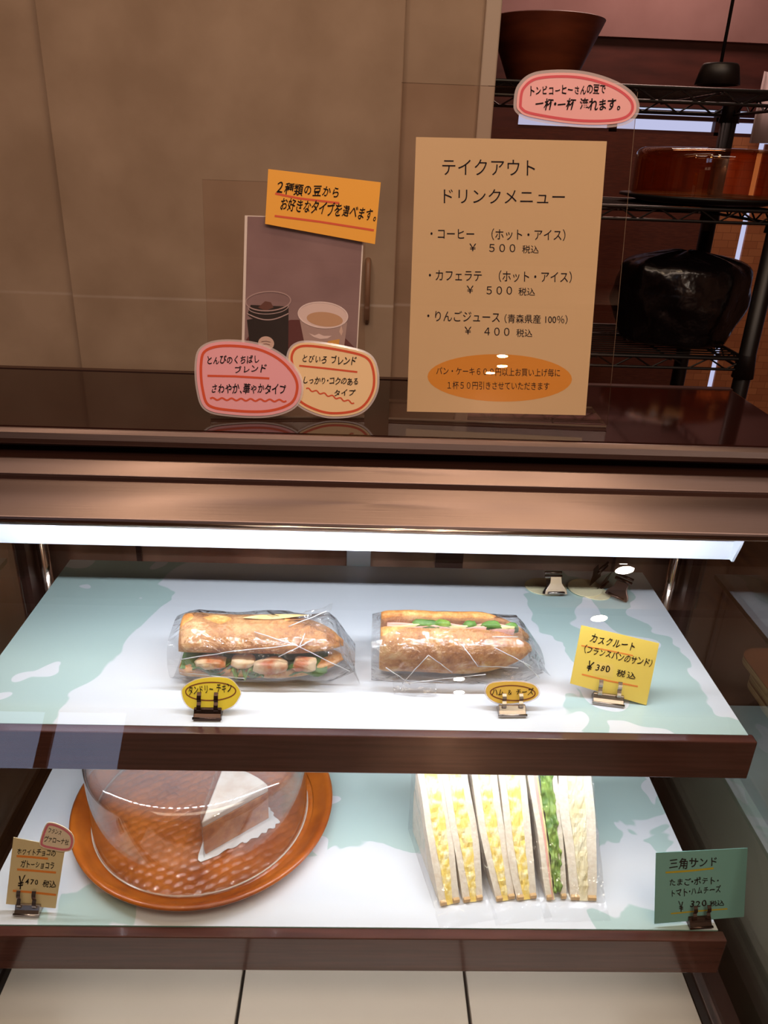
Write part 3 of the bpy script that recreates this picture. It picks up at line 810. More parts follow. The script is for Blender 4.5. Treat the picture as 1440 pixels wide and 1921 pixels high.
clip((p.x, p.y-.0015, S1), -10, .036, M['clip_steel'], 'bright steel card clip under the square yellow card', lean=15, prong=.020)
# white chocolate card
S, p = card_plane((56, 1708), S2, 16, -3)
note('price_card', S, [(25, 1571), (122, 1590), (104, 1704), (11, 1696)], 0, M['buff_card'],
     'buff paper price card with orange underlines beside the round wooden tray', 'price card', None, M['orange_marker'],
     [('ホワイトチョコの', (32, 1604), (104, 1607), 13), ('ガトーショコラ', (38, 1627), (101, 1631), 14), ('￥', (33, 1668), (46, 1669), 28), ('470', (47, 1659), (71, 1660), 11), ('税込', (79, 1665), (105, 1666), 14)],
     [([(31, 1606), (60, 1608), (90, 1611)], 4), ([(32, 1631), (70, 1634), (105, 1637)], 4), ([(24, 1671), (60, 1674), (105, 1679)], 4)], smooth=False, tw=.012, seed=71)
note('paper_note', S, [(74, 1580), (85, 1548), (97, 1543), (119, 1551), (135, 1564), (139, 1579), (134, 1594), (120, 1598), (100, 1595), (80, 1590)], .002, M['buff_small'],
     'small rounded tag with a pink ring on the corner of the buff price card', 'note', True, M['pink_marker'],
     [('フランス', (90, 1562), (114, 1567), 9), ('ヴァローナ社', (82, 1579), (128, 1586), 12)], tw=.006, seed=81, ringw=4, ring_in=4)
clip((p.x, p.y-.0015, S2), -2, .030, M['clip_steel'], 'steel card clip under the buff price card', lean=16, prong=.022)
# sandwich card
S, p = card_plane((1308, 1731), S2, 14, 5)
note('price_card', S, [(1230, 1600), (1402, 1591), (1395, 1720), (1227, 1733)], 0, M['teal_card'],
     'teal price card at the shelf end beside the triangular sandwiches', 'price card', None, M['yellow_marker'],
     [('三角サンド', (1255, 1632), (1345, 1627), 21), ('たまご・ポテト・', (1256, 1663), (1348, 1658), 15), ('トマト・ハムチーズ', (1260, 1684), (1353, 1675), 15), ('￥', (1274, 1711), (1283, 1710), 21), ('320', (1294, 1703), (1325, 1701), 13), ('税込', (1331, 1701), (1358, 1699), 11)],
     [([(1248, 1637), (1290, 1634), (1338, 1629)], 3.5), ([(1258, 1714), (1310, 1709), (1364, 1705)], 2.6)], smooth=False, tw=.012, seed=91)
clip((p.x, p.y-.0015, S2), 4, .028, M['clip_dark'], 'dark steel card clip under the teal price card', lean=14, prong=.020)

# spare oval cards lying at the back of the upper shelf with their clips
def lying_card(px, rx, ry, rot, label, z):
    c = at_z(px[0], px[1], z); n = 40
    cr, sr = math.cos(rot), math.sin(rot)
    mb = MB(); P0 = [(c.x+rx*math.cos(a)*cr-ry*math.sin(a)*sr, c.y+rx*math.cos(a)*sr+ry*math.sin(a)*cr) for a in (2*math.pi*i/n for i in range(n))]
    mb.add([(x, y, z) for x, y in P0]+[(x, y, z+.0009) for x, y in P0], [tuple(range(n))[::-1], tuple(range(n, 2*n))]+[(i, (i+1) % n, (i+1) % n+n, i+n) for i in range(n)])
    o = mb.build('price_tag', M['pale_oval'])
    return tag(o, label, 'price tag')
lying_card((1023, 1101), .032, .026, -.1, 'blank buff oval tag lying flat at the back, under a single clip', S1+.0004)
lying_card((1112, 1112), .026, .020, -.5, 'blank buff oval tag mostly hidden under the two tangled clips', S1+.0004)
lying_card((1097, 1103), .026, .027, -.5, 'blank buff oval tag lying flat against the two tangled clips', S1+.0022)
def binder(p, yaw, mt, label, pitch=0, flip=0):
    """wide-jawed clip: flared jaw plate, rolled top bar and wire loops"""
    t = thing('card_clip', p, label, 'card clip')
    R_ = Matrix.Rotation(math.radians(yaw), 4, 'Z') @ Matrix.Rotation(math.radians(pitch), 4, 'X') @ Matrix.Rotation(math.radians(flip), 4, 'Y')
    T = lambda q: Vector(p)+R_ @ Vector(q)
    for s_ in (0, 1):
        mb = MB(); y0 = s_*.004
        pl = [(-.017, 0), (.017, 0), (.016, .006), (.009, .016), (.008, .026), (-.008, .026), (-.009, .016), (-.016, .006)]
        n = len(pl); mb.add([T((x, y0-.006+z*.22*(1-2*s_)*-1+s_*.008, z)) for x, z in pl]+[T((x, y0-.0052+z*.22*(1-2*s_)*-1+s_*.008, z)) for x, z in pl],
               [tuple(range(n)), tuple(range(n, 2*n))[::-1]]+[(i, (i+1) % n, (i+1) % n+n, i+n) for i in range(n)])
        mb.build('jaw', mt, t, bevel=.0004)
    for zz, rr in ((.028, .0026), (.034, .0022)):
        MB().tube([T((-.013, .001, zz)), T((.013, .001, zz))], rr, 10).build('spring_bar', mt, t, smooth=True)
    MB().tube([T((-.012, -.009, .002)), T((.012, -.009, .002))], .002, 8).build('foot_pin', mt, t, smooth=True)
    return t
q = at_z(1040, 1120, S1); binder((q.x, q.y, S1+.0035), 3, M['clip_steel'], 'bright clip lying on the blank oval tag at the back of the upper shelf', pitch=-38)
q = at_z(1146, 1124, S1); binder((q.x+.006, q.y-.002, S1+.004), -28, M['clip_dark'], 'dark clip tipped over, in front of the two tangled clips', pitch=-25, flip=10)
q = at_z(1132, 1112, S1); binder((q.x-.002, q.y+.022, S1+.004), 48, M['clip_dark'], 'dark clip standing askew, behind the other tangled clip', pitch=10, flip=-8)

# ================================================================== baguette sandwiches
def nz3(p, s, seed=0): return noise.noise(Vector(p)*s+Vector((seed*13.1, seed*7.7, 0)))
def half_loaf(L, W, Ht, up, seed, npts=22, ns=40):
    """half of a split baguette, cut flat at one end and tapering to a tip at the other; up=+1 dome above the cut, -1 below"""
    rings = []
    for i in range(ns+1):
        t = i/ns; x = (t-.5)*L
        if t < .06: k = .93+.07*(t/.06)**.5
        elif t > .55: k = max(.05, (1-((t-.55)/.45)**2.2))**.72
        else: k = 1.0
        ring = []
        for q in range(npts):
            a = math.pi*q/(npts-1)
            y = math.cos(a)*W*k; z = (math.sin(a)**.75)*Ht*k**.8*up
            dsp = 1+.06*nz3((x, y, z), 18, seed)+.02*nz3((x, y, z), 60, seed)
            ring.append((x, y*dsp, z*dsp))
        for q in range(1, 7):                       # the flat cut
            f_ = q/7; y = -W*k+2*W*k*f_
            ring.append((x, y, -.0015*up*math.sin(f_*math.pi)))
        rings.append(ring)
    return rings
def ruffle(x0, x1, yf, z0, width, seed, mt, parent, T, name='lettuce', n=36):
    rings = []
    for i in range(n+1):
        f_ = i/n; x = x0+(x1-x0)*f_; row = []
        for k in range(7):
            g = k/6; amp = .0055*g
            y = yf+width*(1-g)-.004*nz3((x*6, g, 0), 6, seed)*g
            z = z0+amp*math.sin(f_*26+seed+g*2)+.004*g*nz3((x, g*.1, 0), 40, seed)-.004*g*g
            row.append(T((x, y-.004*math.cos(f_*19+seed)*g, z)))
        rings.append(row)
    mb = MB(); mb.loft(rings, closed=False)
    o = mb.build(name, mt, parent, smooth=True)
    md = o.modifiers.new('thick', 'SOLIDIFY'); md.thickness = .0012
    return o
def blob(c, r, seed, T, n=12):
    rings = []
    for i in range(n+1):
        a = math.pi*i/n-math.pi/2
        rr = max(.02, math.cos(a)); ring = []
        for k in range(14):
            b = 2*math.pi*k/14
            v = Vector((math.cos(b)*rr, math.sin(b)*rr, math.sin(a)))
            v = Vector([math.copysign(abs(t)**.75, t) for t in v])*(1+.25*nz3(v, 1.6, seed))
            ring.append(T((c[0]+v.x*r[0], c[1]+v.y*r[1], c[2]+v.z*r[2])))
        rings.append(ring)
    return rings
def baguette(center, L, W, yaw, roll, opening, seed, label, fill, ht=.034, hb=.022):
    """roll turns the loaf about its long axis: 0 = slit faces the customer, 70 = slit faces up"""
    t = thing('baguette_sandwich', (center[0], center[1], center[2]), label, 'sandwich')
    RX = Matrix.Rotation(math.radians(roll), 4, 'X'); RZ = Matrix.Rotation(math.radians(yaw), 4, 'Z')
    bot = half_loaf(L, W, hb, -1, seed)
    lift = .0008-min((RX @ Vector(q)).z for r in bot for q in r)
    T = lambda q: Vector(center)+Vector((0, 0, lift))+RZ @ (RX @ Vector(q))
    OP = Matrix.Rotation(math.radians(-opening), 4, 'X')
    hinge = Vector((0, W*.9, .004))
    Tt = lambda q: T(hinge+OP @ (Vector(q)-hinge+Vector((0, 0, .009))))
    mb = MB(); mb.loft([[T(p) for p in r] for r in bot]); mb.build('bottom_bread', M['crust'], t, smooth=True)
    topr = half_loaf(L*.99, W*.98, ht, 1, seed+5)
    mb = MB(); mb.loft([[Tt(p) for p in r] for r in topr]); tb = mb.build('top_bread', M['crust'], t, smooth=True)
    # pale scored slash along the crown
    sl = []
    for i in range(15):
        f_ = i/14; x = L*(-.12+.40*f_); yb_ = W*(-.25+.35*f_); wv = .007*math.sin(math.pi*f_)+.0006
        def zt(y):
            c_ = max(-1, min(1, y/(W*.98))); return (max(0, 1-c_*c_)**.375)*ht*1.02+.0004
        sl.append([Tt((x, yb_+wv*g_, zt(yb_+wv*g_))) for g_ in (-1, -.5, 0, .5, 1)])
    mb = MB(); mb.loft(sl, closed=False); mb.build('scored_slash', M['score'], tb, smooth=True)
    fill(t, T, L, W)
    return t
def fill_chicken(t, T, L, W):
    ruffle(-L*.47, L*.40, -W*1.02, .003, W*1.2, 3, M['lettuce'], t, T)
    ruffle(-L*.20, L*.02, -W*1.12, .001, W*.6, 9, M['lettuce_light'], t, T)
    ruffle(-L*.49, L*.30, -W*.98, .0065, W*1.2, 14, M['lettuce'], t, T)
    for (x, y, r) in ((-.060, -.82, (.018, .012, .006)), (.012, -.98, (.021, .012, .008)), (.052, -.84, (.014, .011, .007)), (-.022, -.72, (.015, .012, .006))):
        mb = MB(); mb.loft(blob((x, y*W, .008), r, x*40, T)); mb.build('chicken_piece', M['chicken'], t, smooth=True)
def fill_ham(t, T, L, W):
    for k, (x, r, mk) in enumerate(((-.040, (.017, .010, .0055), 'lettuce'), (-.020, (.013, .010, .006), 'lettuce_light'), (.014, (.009, .009, .005), 'lettuce'), (.040, (.014, .010, .0055), 'lettuce'), (.066, (.009, .007, .005), 'lettuce'))):
        mb = MB(); mb.loft([[q for q in ring] for ring in blob((x, -W*.84, .0065), r, 11+k*3, T, 20)]); o = mb.build('lettuce', M[mk], t, smooth=True)
        dm = o.modifiers.new('curl', 'DISPLACE'); tx = bpy.data.textures.new('curl', 'CLOUDS'); tx.noise_scale = .006; dm.texture = tx; dm.strength = .004; dm.texture_coords = 'LOCAL'
    for z, mt, nm in ((.002, M['ham'], 'ham_slice'), (.0045, M['cheese'], 'cheese_slice'), (.0068, M['ham'], 'ham_slice')):
        rings = []
        for i in range(21):
            f_ = i/20; x = -L*.46+L*.82*f_
            rings.append([T((x, y, z+.0012*math.sin(f_*14+y*90))) for y in (-W*(1.0+.05*math.sin(f_*17+z*900)), -W*.5, 0, W*.6)])
        mb = MB(); mb.loft(rings, closed=False); o = mb.build(nm, mt, t, smooth=True)
        md = o.modifiers.new('thick', 'SOLIDIFY'); md.thickness = .0016
a1 = at_z(350, 1255, S1); b1 = at_z(642, 1250, S1)
c1 = Vector(((a1.x+b1.x)/2, .808, S1))
baguette(c1, .198, .034, 0, 0, 13, 1, 'baguette sandwich with chicken and lettuce showing in its front slit', fill_chicken, ht=.036, hb=.021)
a2 = at_z(708, 1250, S1); b2 = at_z(992, 1262, S1)
c2 = Vector(((a2.x+b2.x)/2, .812, S1))
baguette(c2, .190, .036, 0, -70, 11, 2, 'baguette sandwich lying on its side with ham and lettuce showing on top', fill_ham, ht=.022, hb=.030)

def bag(center, L, ry, rz, seed, label, tail, flap):
    """crumpled clear film around a loaf: flat seam at one end, twisted tail at the other, with its own folds"""
    rg = random.Random(seed); rings = []; ns = 26; n = 26
    t = thing('plastic_bag', center, label, 'plastic bag')
    for i in range(ns+1):
        f_ = i/ns; x = (f_-.5)*L
        ky = 1.0; kz = 1.0
        if f_ > .86: ky = 1-.50*((f_-.86)/.14); kz = 1-.72*((f_-.86)/.14)
        if f_ < .10: ky = .92+.08*f_/.1; kz = .86+.14*f_/.1
        ring = []
        for k in range(n):
            a = 2*math.pi*k/n
            y = math.cos(a); z = math.sin(a)
            y = math.copysign(abs(y)**.8, y); z = math.copysign(abs(z)**.8, z)
            fold = 1.02+.09*nz3((x*12, y, z), 1.9, seed)+.09*abs(nz3((x*26+y*.8, y*2.2, z*2.2), 1.6, seed+3))
            ring.append(Vector((center[0]+x, center[1]+y*ry*ky*fold, max(center[2]+.0006, center[2]+rz+z*rz*kz*fold-(rz*(1-kz))*.55))))
        rings.append(ring)
    mb = MB(); mb.loft(rings, cap=False); o = mb.build('film', M['film'], t, smooth=False)
    for (pts, nm) in ((tail, 'twisted_tail'), (flap, 'folded_flap')):
        P0 = [Vector(center)+Vector(q) for q in pts]
        mb = MB(); m_ = 8; rows = []
        for i in range(m_+1):
            f_ = i/m_; A_ = P0[0].lerp(P0[3], f_); B_ = P0[1].lerp(P0[2], f_)
            rows.append([A_.lerp(B_, g/m_)+Vector((0, .006*nz3((f_*3, g/m_*3, seed), 1.3, seed), .003*nz3((f_*4, g/m_*4, 2), 1.5, seed))) for g in range(m_+1)])
        mb.loft(rows, closed=False); mb.build(nm, M['film'], t, smooth=False)
    # highlights along the film's folds, painted as thin white ridges
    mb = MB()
    for (pa, pb_) in FOLD_GLINTS[seed]:
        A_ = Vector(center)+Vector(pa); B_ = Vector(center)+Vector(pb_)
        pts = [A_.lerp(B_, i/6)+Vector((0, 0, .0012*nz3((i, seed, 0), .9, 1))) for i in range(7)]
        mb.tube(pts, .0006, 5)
    mb.build('fold_glint', mat('painted fold highlight', (240, 240, 244), .2, spec=.8), t, smooth=True)
    return t
FOLD_GLINTS = {
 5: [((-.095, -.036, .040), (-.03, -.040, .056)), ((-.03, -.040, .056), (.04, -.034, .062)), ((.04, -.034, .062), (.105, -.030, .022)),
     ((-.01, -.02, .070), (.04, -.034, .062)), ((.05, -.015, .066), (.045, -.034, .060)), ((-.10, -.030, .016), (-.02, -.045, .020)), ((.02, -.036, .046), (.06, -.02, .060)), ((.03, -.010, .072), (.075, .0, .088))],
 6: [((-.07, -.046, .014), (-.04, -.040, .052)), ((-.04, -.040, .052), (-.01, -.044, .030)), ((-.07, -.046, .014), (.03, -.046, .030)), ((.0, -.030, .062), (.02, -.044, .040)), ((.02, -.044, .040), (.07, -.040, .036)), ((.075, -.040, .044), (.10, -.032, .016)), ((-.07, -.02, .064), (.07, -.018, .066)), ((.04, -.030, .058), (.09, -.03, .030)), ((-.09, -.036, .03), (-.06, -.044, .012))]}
bag(c1+Vector((.002, -.001, 0)), .222, .044, .036, 5, 'crumpled clear bag around the chicken baguette, its corner standing up',
    [(.095, -.03, .045), (.118, -.034, .008), (.105, .03, .006), (.085, .03, .055)],
    [(.028, .0, .064), (.075, -.004, .060), (.082, .004, .096), (.050, .004, .086)])
bag(c2+Vector((.002, 0, 0)), .214, .045, .0365, 6, 'crumpled clear bag around the ham baguette, folded under at the front',
    [(.085, -.03, .040), (.116, -.026, .012), (.110, .02, .010), (.085, .03, .050)],
    [(-.080, -.050, .002), (-.028, -.054, .002), (-.030, -.048, .020), (-.082, -.042, .022)])

# ================================================================== round tray, dome, cake
TC = Vector((-.2075, .8325, S2))
R_T = .179
tray = thing('round_tray', TC, 'round hammered orange wood tray on the lower shelf', 'tray')
prof = [(0, .0), (.144, 0), (.154, .001), (.172, .011), (R_T, .018), (R_T+.0005, .021), (R_T-.003, .0225), (R_T-.009, .021), (.164, .013), (.156, .0100), (.1525, .0085)]
mb = MB(); mb.lathe(prof, TC, 96); rim = mb.build('rim', M['tray_rim'], tray, smooth=True)
mb = MB(); NR, NA = 110, 300; vs_ = []; fs = []
ca_, sa_ = math.cos(.62), math.sin(.62)
for i in range(NR+1):
    r = .1522*i/NR+.0004
    for k in range(NA):
        a = 2*math.pi*k/NA; x, y = r*math.cos(a), r*math.sin(a)
        u = (x*ca_+y*sa_)/.0165+.35*nz3((x*40, y*40, 0), 1, 4); v = (-x*sa_+y*ca_)/.0118+.30*nz3((x*40, y*40, 3), 1, 5)
        u += .5*(math.floor(v) % 2); u = (u-math.floor(u))*2-1; v = (v-math.floor(v))*2-1
        h_ = max(0, 1-u*u)**.5*max(0, 1-v*v)**.5
        vs_.append((TC.x+x, TC.y+y, TC.z+.0068+.0028*h_*min(1, (NR-i)/4)))
for i in range(NR):
    for k in range(NA):
        j = (k+1) % NA; fs.append((i*NA+k, i*NA+j, (i+1)*NA+j, (i+1)*NA+k))
fs.append(tuple(range(NA))); mb.add(vs_, fs); mb.build('hammered_floor', M['tray_rim'], tray, smooth=True)
DC = Vector((-.2105, .827, S2+.0104)); RD = .1465
dome = thing('cake_dome', DC, 'clear cylindrical cake dome standing on the round wooden tray', 'cake dome')
hd = .131
def dprof(r, h, rc):
    P0 = [(r, 0)]+[(r, h*.25*i) for i in (1, 2, 3)]
    P0[-1] = (r, h-rc)
    P0 += [(r-rc+rc*math.cos(a), h-rc+rc*math.sin(a)) for a in [math.pi/2*i/8 for i in range(1, 9)]]
    P0 += [(r-rc-(r-rc)*i/6, h+.004*math.sin(i/6*math.pi/2)) for i in range(1, 6)]+[(.0005, h+.004)]
    return P0
mb = MB(); po = dprof(RD, hd, .018); pi_ = [(max(.0004, r-.0025), max(0, z-(.0025 if z > hd*.8 else 0))) for r, z in po]
mb.lathe(po+pi_[::-1], DC, 96, close=True); mb.build('shell', M['dome'], dome, smooth=True)
mb = MB(); mb.lathe([(.008, .0045), (.006, .012), (.014, .020), (.017, .027), (.012, .033), (.0005, .034)], DC+Vector((0, 0, hd)), 32); mb.build('knob', M['dome'], dome, smooth=True)
mb = MB(); mb.lathe([(RD+.0002, 0), (RD+.0016, .0004), (RD+.0016, .0018), (RD+.0002, .0022)], DC, 96, close=True); mb.build('base_lip', M['rim_pale'], dome, smooth=True)
for o_ in list(dome.children):
    md = o_.modifiers.new('edges', 'EDGE_SPLIT'); md.split_angle = math.radians(35)
# slice on scalloped paper
tip = at_z(384, 1604, S2+.012); zc = S2+.0113
A0, A1, RL, hc = math.radians(40), math.radians(84), .100, .060
fan = [(tip.x, tip.y)]+[(tip.x+RL*math.cos(A0+(A1-A0)*i/14), tip.y+RL*math.sin(A0+(A1-A0)*i/14)) for i in range(15)]
cen = Vector((sum(p_[0] for p_ in fan)/len(fan), sum(p_[1] for p_ in fan)/len(fan)))
pf = []
for i in range(120):
    a = 2*math.pi*i/120; dx, dy = math.cos(a), math.sin(a)
    # distance to the fan outline in this direction, plus margin and scallops
    k = 0
    for r_ in np.linspace(.005, .13, 60):
        q = (cen.x+dx*r_, cen.y+dy*r_); rel = (q[0]-tip.x, q[1]-tip.y); rr = math.hypot(*rel); an = math.atan2(rel[1], rel[0])
        if A0 <= an <= A1 and rr <= RL: k = r_
    pf.append((cen.x+dx*(k+.018+.002*math.sin(i*1.3)), cen.y+dy*(k+.018+.002*math.sin(i*1.3))))
mb = MB(); n = len(pf); z_ = S2+.0104
mb.add([(x, y, z_) for x, y in pf]+[(x, y, z_+.0006) for x, y in pf], [tuple(range(n))[::-1], tuple(range(n, 2*n))]+[(i, (i+1) % n, (i+1) % n+n, i+n) for i in range(n)])
tag(mb.build('cake_paper', M['white_paper']), 'white scalloped paper under the cake slice inside the dome', 'paper')
cake = thing('cake_slice', (tip.x, tip.y, zc), 'wedge of brown cake with a white top on scalloped paper', 'cake')
def wedge(mb, z0_, z1_, grow=0, seed=0, steps=5):
    n = len(fan); rings = []
    for k in range(steps+1):
        z = z0_+(z1_-z0_)*k/steps; ring = []
        for x, y in fan:
            d_ = Vector((x, y))-cen
            s_ = 1+grow+.025*nz3((x*40, y*40, z*60), 1, seed)
            ring.append((cen.x+d_.x*s_, cen.y+d_.y*s_, z+(.0015*nz3((x*60, y*60, 0), 1, seed+2) if k else 0)))
        rings.append(ring)
    mb.loft(rings)
mb = MB(); wedge(mb, zc, zc+hc*.80); mb.build('sponge', M['cake'], cake, bevel=.001)
mb = MB(); wedge(mb, zc+hc*.81, zc+hc, .015, 4, 2); mb.build('pale_top', M['pale_top'], cake, bevel=.002)  # pale layer in place of the reflection lying over the slice
mb = MB(); n = 18; rows = []
for i in range(n+1):
    f_ = i/n
    if f_ < .45: q = Vector(fan[1]).lerp(Vector(fan[0]), f_/.45)
    else: q = Vector(fan[0]).lerp(Vector(fan[-1]), (f_-.45)/.55)
    d_ = (q-cen).normalized()*.004
    rows.append([(q.x+d_.x, q.y+d_.y, zc), (q.x+d_.x, q.y+d_.y, zc+hc+.012)])
mb.loft(rows, closed=False)
tag(mb.build('cake_film', M['film_flat']), 'clear plastic collar around the cut sides of the cake slice', 'film')

# ================================================================== triangular sandwiches
def tri_half(xc, wid, yf, side, yaw, filling, label, seed, group=None, fr=.34):
    """half of a square-cut sandwich: the long cut face slopes towards the customer, pinched at the crust end"""
    t = thing('sandwich_half', (xc, yf, S2+.0015), label, 'sandwich', group)
    RZ = Matrix.Rotation(math.radians(yaw), 4, 'Z'); P = Vector((xc, yf, S2+.0015))
    b_ = wid*(1-fr)/2; nu = 30
    def fillw(f): return wid*fr*(.46+.54*min(1, max(0, (f-.02)/.55))**.8)*(1+.06*math.sin(f*9+seed))
    def edge(which, f):
        h = fillw(f)/2; sw = .0016*math.sin(f*4+seed*1.7)
        bl = b_*(1+.06*math.sin(f*7+seed*2)); br = b_*(1+.06*math.sin(f*6+seed*3))
        return {'L0': -h-bl, 'L1': -h, 'R0': h, 'R1': h+br}[which]+sw
    def slab(e0, e1, grow, mt, name, par, lump=0, seedk=0, m_=2):
        rings = []
        for j in range(m_+1):
            g = j/m_; ring = []; pts = []
            for i in range(nu+1): f_ = i/nu; pts.append((side*f_, side*f_, 'h', f_))
            for i in range(1, 7): f_ = i/7; pts.append((side, side*(1-f_), 'b', 1-f_))
            for i in range(0, 9): f_ = i/9; pts.append((side*(1-f_), 0, 'u', 0))
            for (y, z, kd, f_) in pts:
                x = e0(f_)*(1-g)+e1(f_)*g; off = 0
                if kd == 'h':
                    off = grow+.0009*nz3((x*90, f_*9, seed), 1, seedk)
                    if lump: off += lump*(.0022*nz3((x*170, f_*26, seed), 1, seedk)+.0016*nz3((x*330, f_*60, 1), 1, seedk)); x += lump*.0012*nz3((f_*22, g*2, seed), 1, seedk+2)
                yy = y-off*.707; zz = max(0, z+off*.707)
                if kd == 'h' and f_ < .05: yy = y-off*.3; zz = z
                ring.append(P+RZ @ Vector((x, yy, zz)))
            rings.append(ring)
        mb = MB(); mb.loft(rings)
        return mb.build(name, mt, par)
    E_ = lambda w: (lambda f: edge(w, f))
    F_ = lambda a: (lambda f: edge('L1', f)*(1-a)+edge('R0', f)*a)
    L_ = slab(E_('L0'), E_('L1'), 0, M['crumb'], 'bread_slice', t, seedk=1)
    R_ = slab(E_('R0'), E_('R1'), 0, M['crumb'], 'bread_slice', t, seedk=2)
    for o_, a0, a1 in ((L_, 'L0', 'L1'), (R_, 'R0', 'R1')):
        mb = MB(); mb.box((edge(a0, 0)+.0003, -.0006, 0), (edge(a1, 0)-.0003, .004, .006)); mb.v = [P+RZ @ v for v in mb.v]
        mb.build('crust_edge', M['crust_pale'], o_, bevel=.001)
    if filling == 'ham':
        slab(F_(0), F_(.16), -.0006, M['ham'], 'ham_slice', t, .2, 3)
        slab(F_(.17), F_(.27), -.001, M['cheese'], 'cheese_slice', t, .1, 4)
        rows = []
        for i in range(70):
            f_ = .05+.93*i/69; row = []
            for k in range(13):
                g = k/12; x = F_(.29)(f_)*(1-g)+F_(1.0)(f_)*g+.0022*nz3((f_*16, g*3, 2), 1, 5)
                off = .0012+.0026*math.sin(g*8+5*nz3((f_*8, g*2, 4), 1, 3))+.0055*nz3((f_*17, g*5, 7), 1, 6)+.003*nz3((f_*40, g*9, 2), 1, 8)
                row.append(P+RZ @ Vector((x, side*f_-off*.707, max(.0005, side*f_+off*.707))))
            rows.append(row)
        mb = MB(); mb.loft(rows, closed=False); o = mb.build('lettuce', M['lettuce_light'], t, smooth=True)
        md = o.modifiers.new('thick', 'SOLIDIFY'); md.thickness = .0015
    else:
        slab(E_('L1'), E_('R0'), .0008, M[filling], 'egg_filling' if filling == 'egg' else 'potato_filling', t, 1.0, 3, m_=8)
    return t
SD = .122
def xs(px, py, yy): return at_y(px, py, yy).x
halves = [
 (.1275, .0355, .680, 13.5, 'egg', 'egg sandwich half at the outer end of the row, nearest the wooden tray', .50),
 (.1555, .0355, .684, 10, 'egg', 'egg sandwich half second from the wooden tray, in the outer wrapper', .50),
 (.1960, .0345, .686, 11, 'egg', 'egg sandwich half in the middle wrapper, against the outer wrapper', .48),
 (.2260, .0365, .688, 8, 'egg', 'egg sandwich half in the middle wrapper, against the ham sandwich', .48),
 (.2640, .0380, .688, 6, 'ham', 'ham, cheese and lettuce sandwich half with green ruffles', .62),
 (.2960, .0445, .687, -1.5, 'potato', 'potato salad sandwich half at the end of the row beside the lettuce', .46)]
for i, (x, w_, yf, yw, fl_, lb, fr) in enumerate(halves):
    tri_half(x, w_, yf, SD, yw, fl_, lb, i+3, fr=fr)
def wrap(x0, x1, yf, yw, label, seed):
    t0 = Vector(((x0+x1)/2, yf, S2+.0004)); RZ = Matrix.Rotation(math.radians(yw), 4, 'Z'); hw = (x1-x0)/2
    rings = []
    prof = [(-.030, .0006), (-.012, .002), (-.004, .004)]+[(SD*i/9-.003, SD*i/9+.005) for i in range(0, 10)]+[(SD+.005, SD+.004), (SD+.006, SD*.5), (SD+.006, .0006)]
    for i, (y, z) in enumerate(prof):
        row = []
        for k in range(9):
            g = k/8*2-1; e = 1.0 if z > .004 else 1.0+.10*nz3((y*60, 1, seed), 1, seed)
            zz = z+.0025*nz3((g*4, y*50, seed), 1.2, seed)*(1 if 1 < i < len(prof)-2 else 0)
            row.append(t0+RZ @ Vector((g*hw*e, y-.002*abs(nz3((g*5, i, seed), .8, seed)), max(.0004, zz))))
        rings.append(row)
    mb = MB(); mb.loft(rings, closed=False)
    for sx in (0, 8):                                       # side panes of the wrapper
        side_pts = [r[sx] for r in rings[2:]]
        mb.add(side_pts, [tuple(range(len(side_pts)))])
    o = mb.build('sandwich_wrap', M['film_flat'], None, origin=t0)
    return tag(o, label, 'wrapper')
wrap(.1035, .1785, .682, 11.7, 'clear film wrapper around the two egg halves beside the wooden tray', 1)
wrap(.1745, .2475, .687, 9.5, 'clear film wrapper around the two middle egg halves', 2)
wrap(.2400, .3240, .688, 2.0, 'clear film wrapper around the ham and potato halves', 3)

# ================================================================== side table with stacked boards beyond the case
z_t = at_x(1383, 1212, .60).z; yq = at_x(1383, 1212, .60).y
bt = .012; nb = 6
tbl = thing('side_table', (.95, .8, 0), 'low pale cabinet standing beyond the end of the display case', 'cabinet')
tz = z_t-nb*(bt+.0015)-.002
box('body', (.56, .25, 0), (1.35, 1.25, tz-.025), mat('pale grey cabinet', (176, 166, 154), .5), tbl, bevel=.003)
box('cabinet_top', (.55, .24, tz-.025), (1.36, 1.26, tz), mat('brown cabinet top', (92, 62, 48), .4, c2=(80, 52, 40), scale=6), tbl, bevel=.003)
for k in range(nb):
    zz = tz+.0005+k*(bt+.0015)
    ox = 0 if k == nb-1 else .014 if k >= 2 else .034
    t = thing('wooden_board', (.60+ox+.2, yq-.16, zz), ['lowest', 'second lowest', 'third lowest', 'third highest', 'second highest', 'topmost'][k]+' wooden serving board of the stack beyond the case glass', 'board', 'stacked wooden boards')
    mb = MB(); r_ = .03; x0, x1, y0, y1 = .60+ox, 1.0, yq-.30, yq-ox*.6
    pts = []
    for (cx_, cy_, a0) in ((x1-r_, y1-r_, 0), (x0+r_, y1-r_, 90), (x0+r_, y0+r_, 180), (x1-r_, y0+r_, 270)):
        for i in range(7):
            a = math.radians(a0+15*i); pts.append((cx_+r_*math.cos(a), cy_+r_*math.sin(a)))
    n = len(pts)
    mb.add([(x, y, zz) for x, y in pts]+[(x, y, zz+bt*.86) for x, y in pts], [tuple(range(n))[::-1]]+[(i, (i+1) % n, (i+1) % n+n, i+n) for i in range(n)])
    mb.build('plywood_body', M['tray_edge'], t)
    mb = MB(); mb.add([(x, y, zz+bt*.86) for x, y in pts]+[(x, y, zz+bt) for x, y in pts], [tuple(range(n, 2*n))]+[(i, (i+1) % n, (i+1) % n+n, i+n) for i in range(n)])
    mb.build('top_face', M['tray_ply'], t)

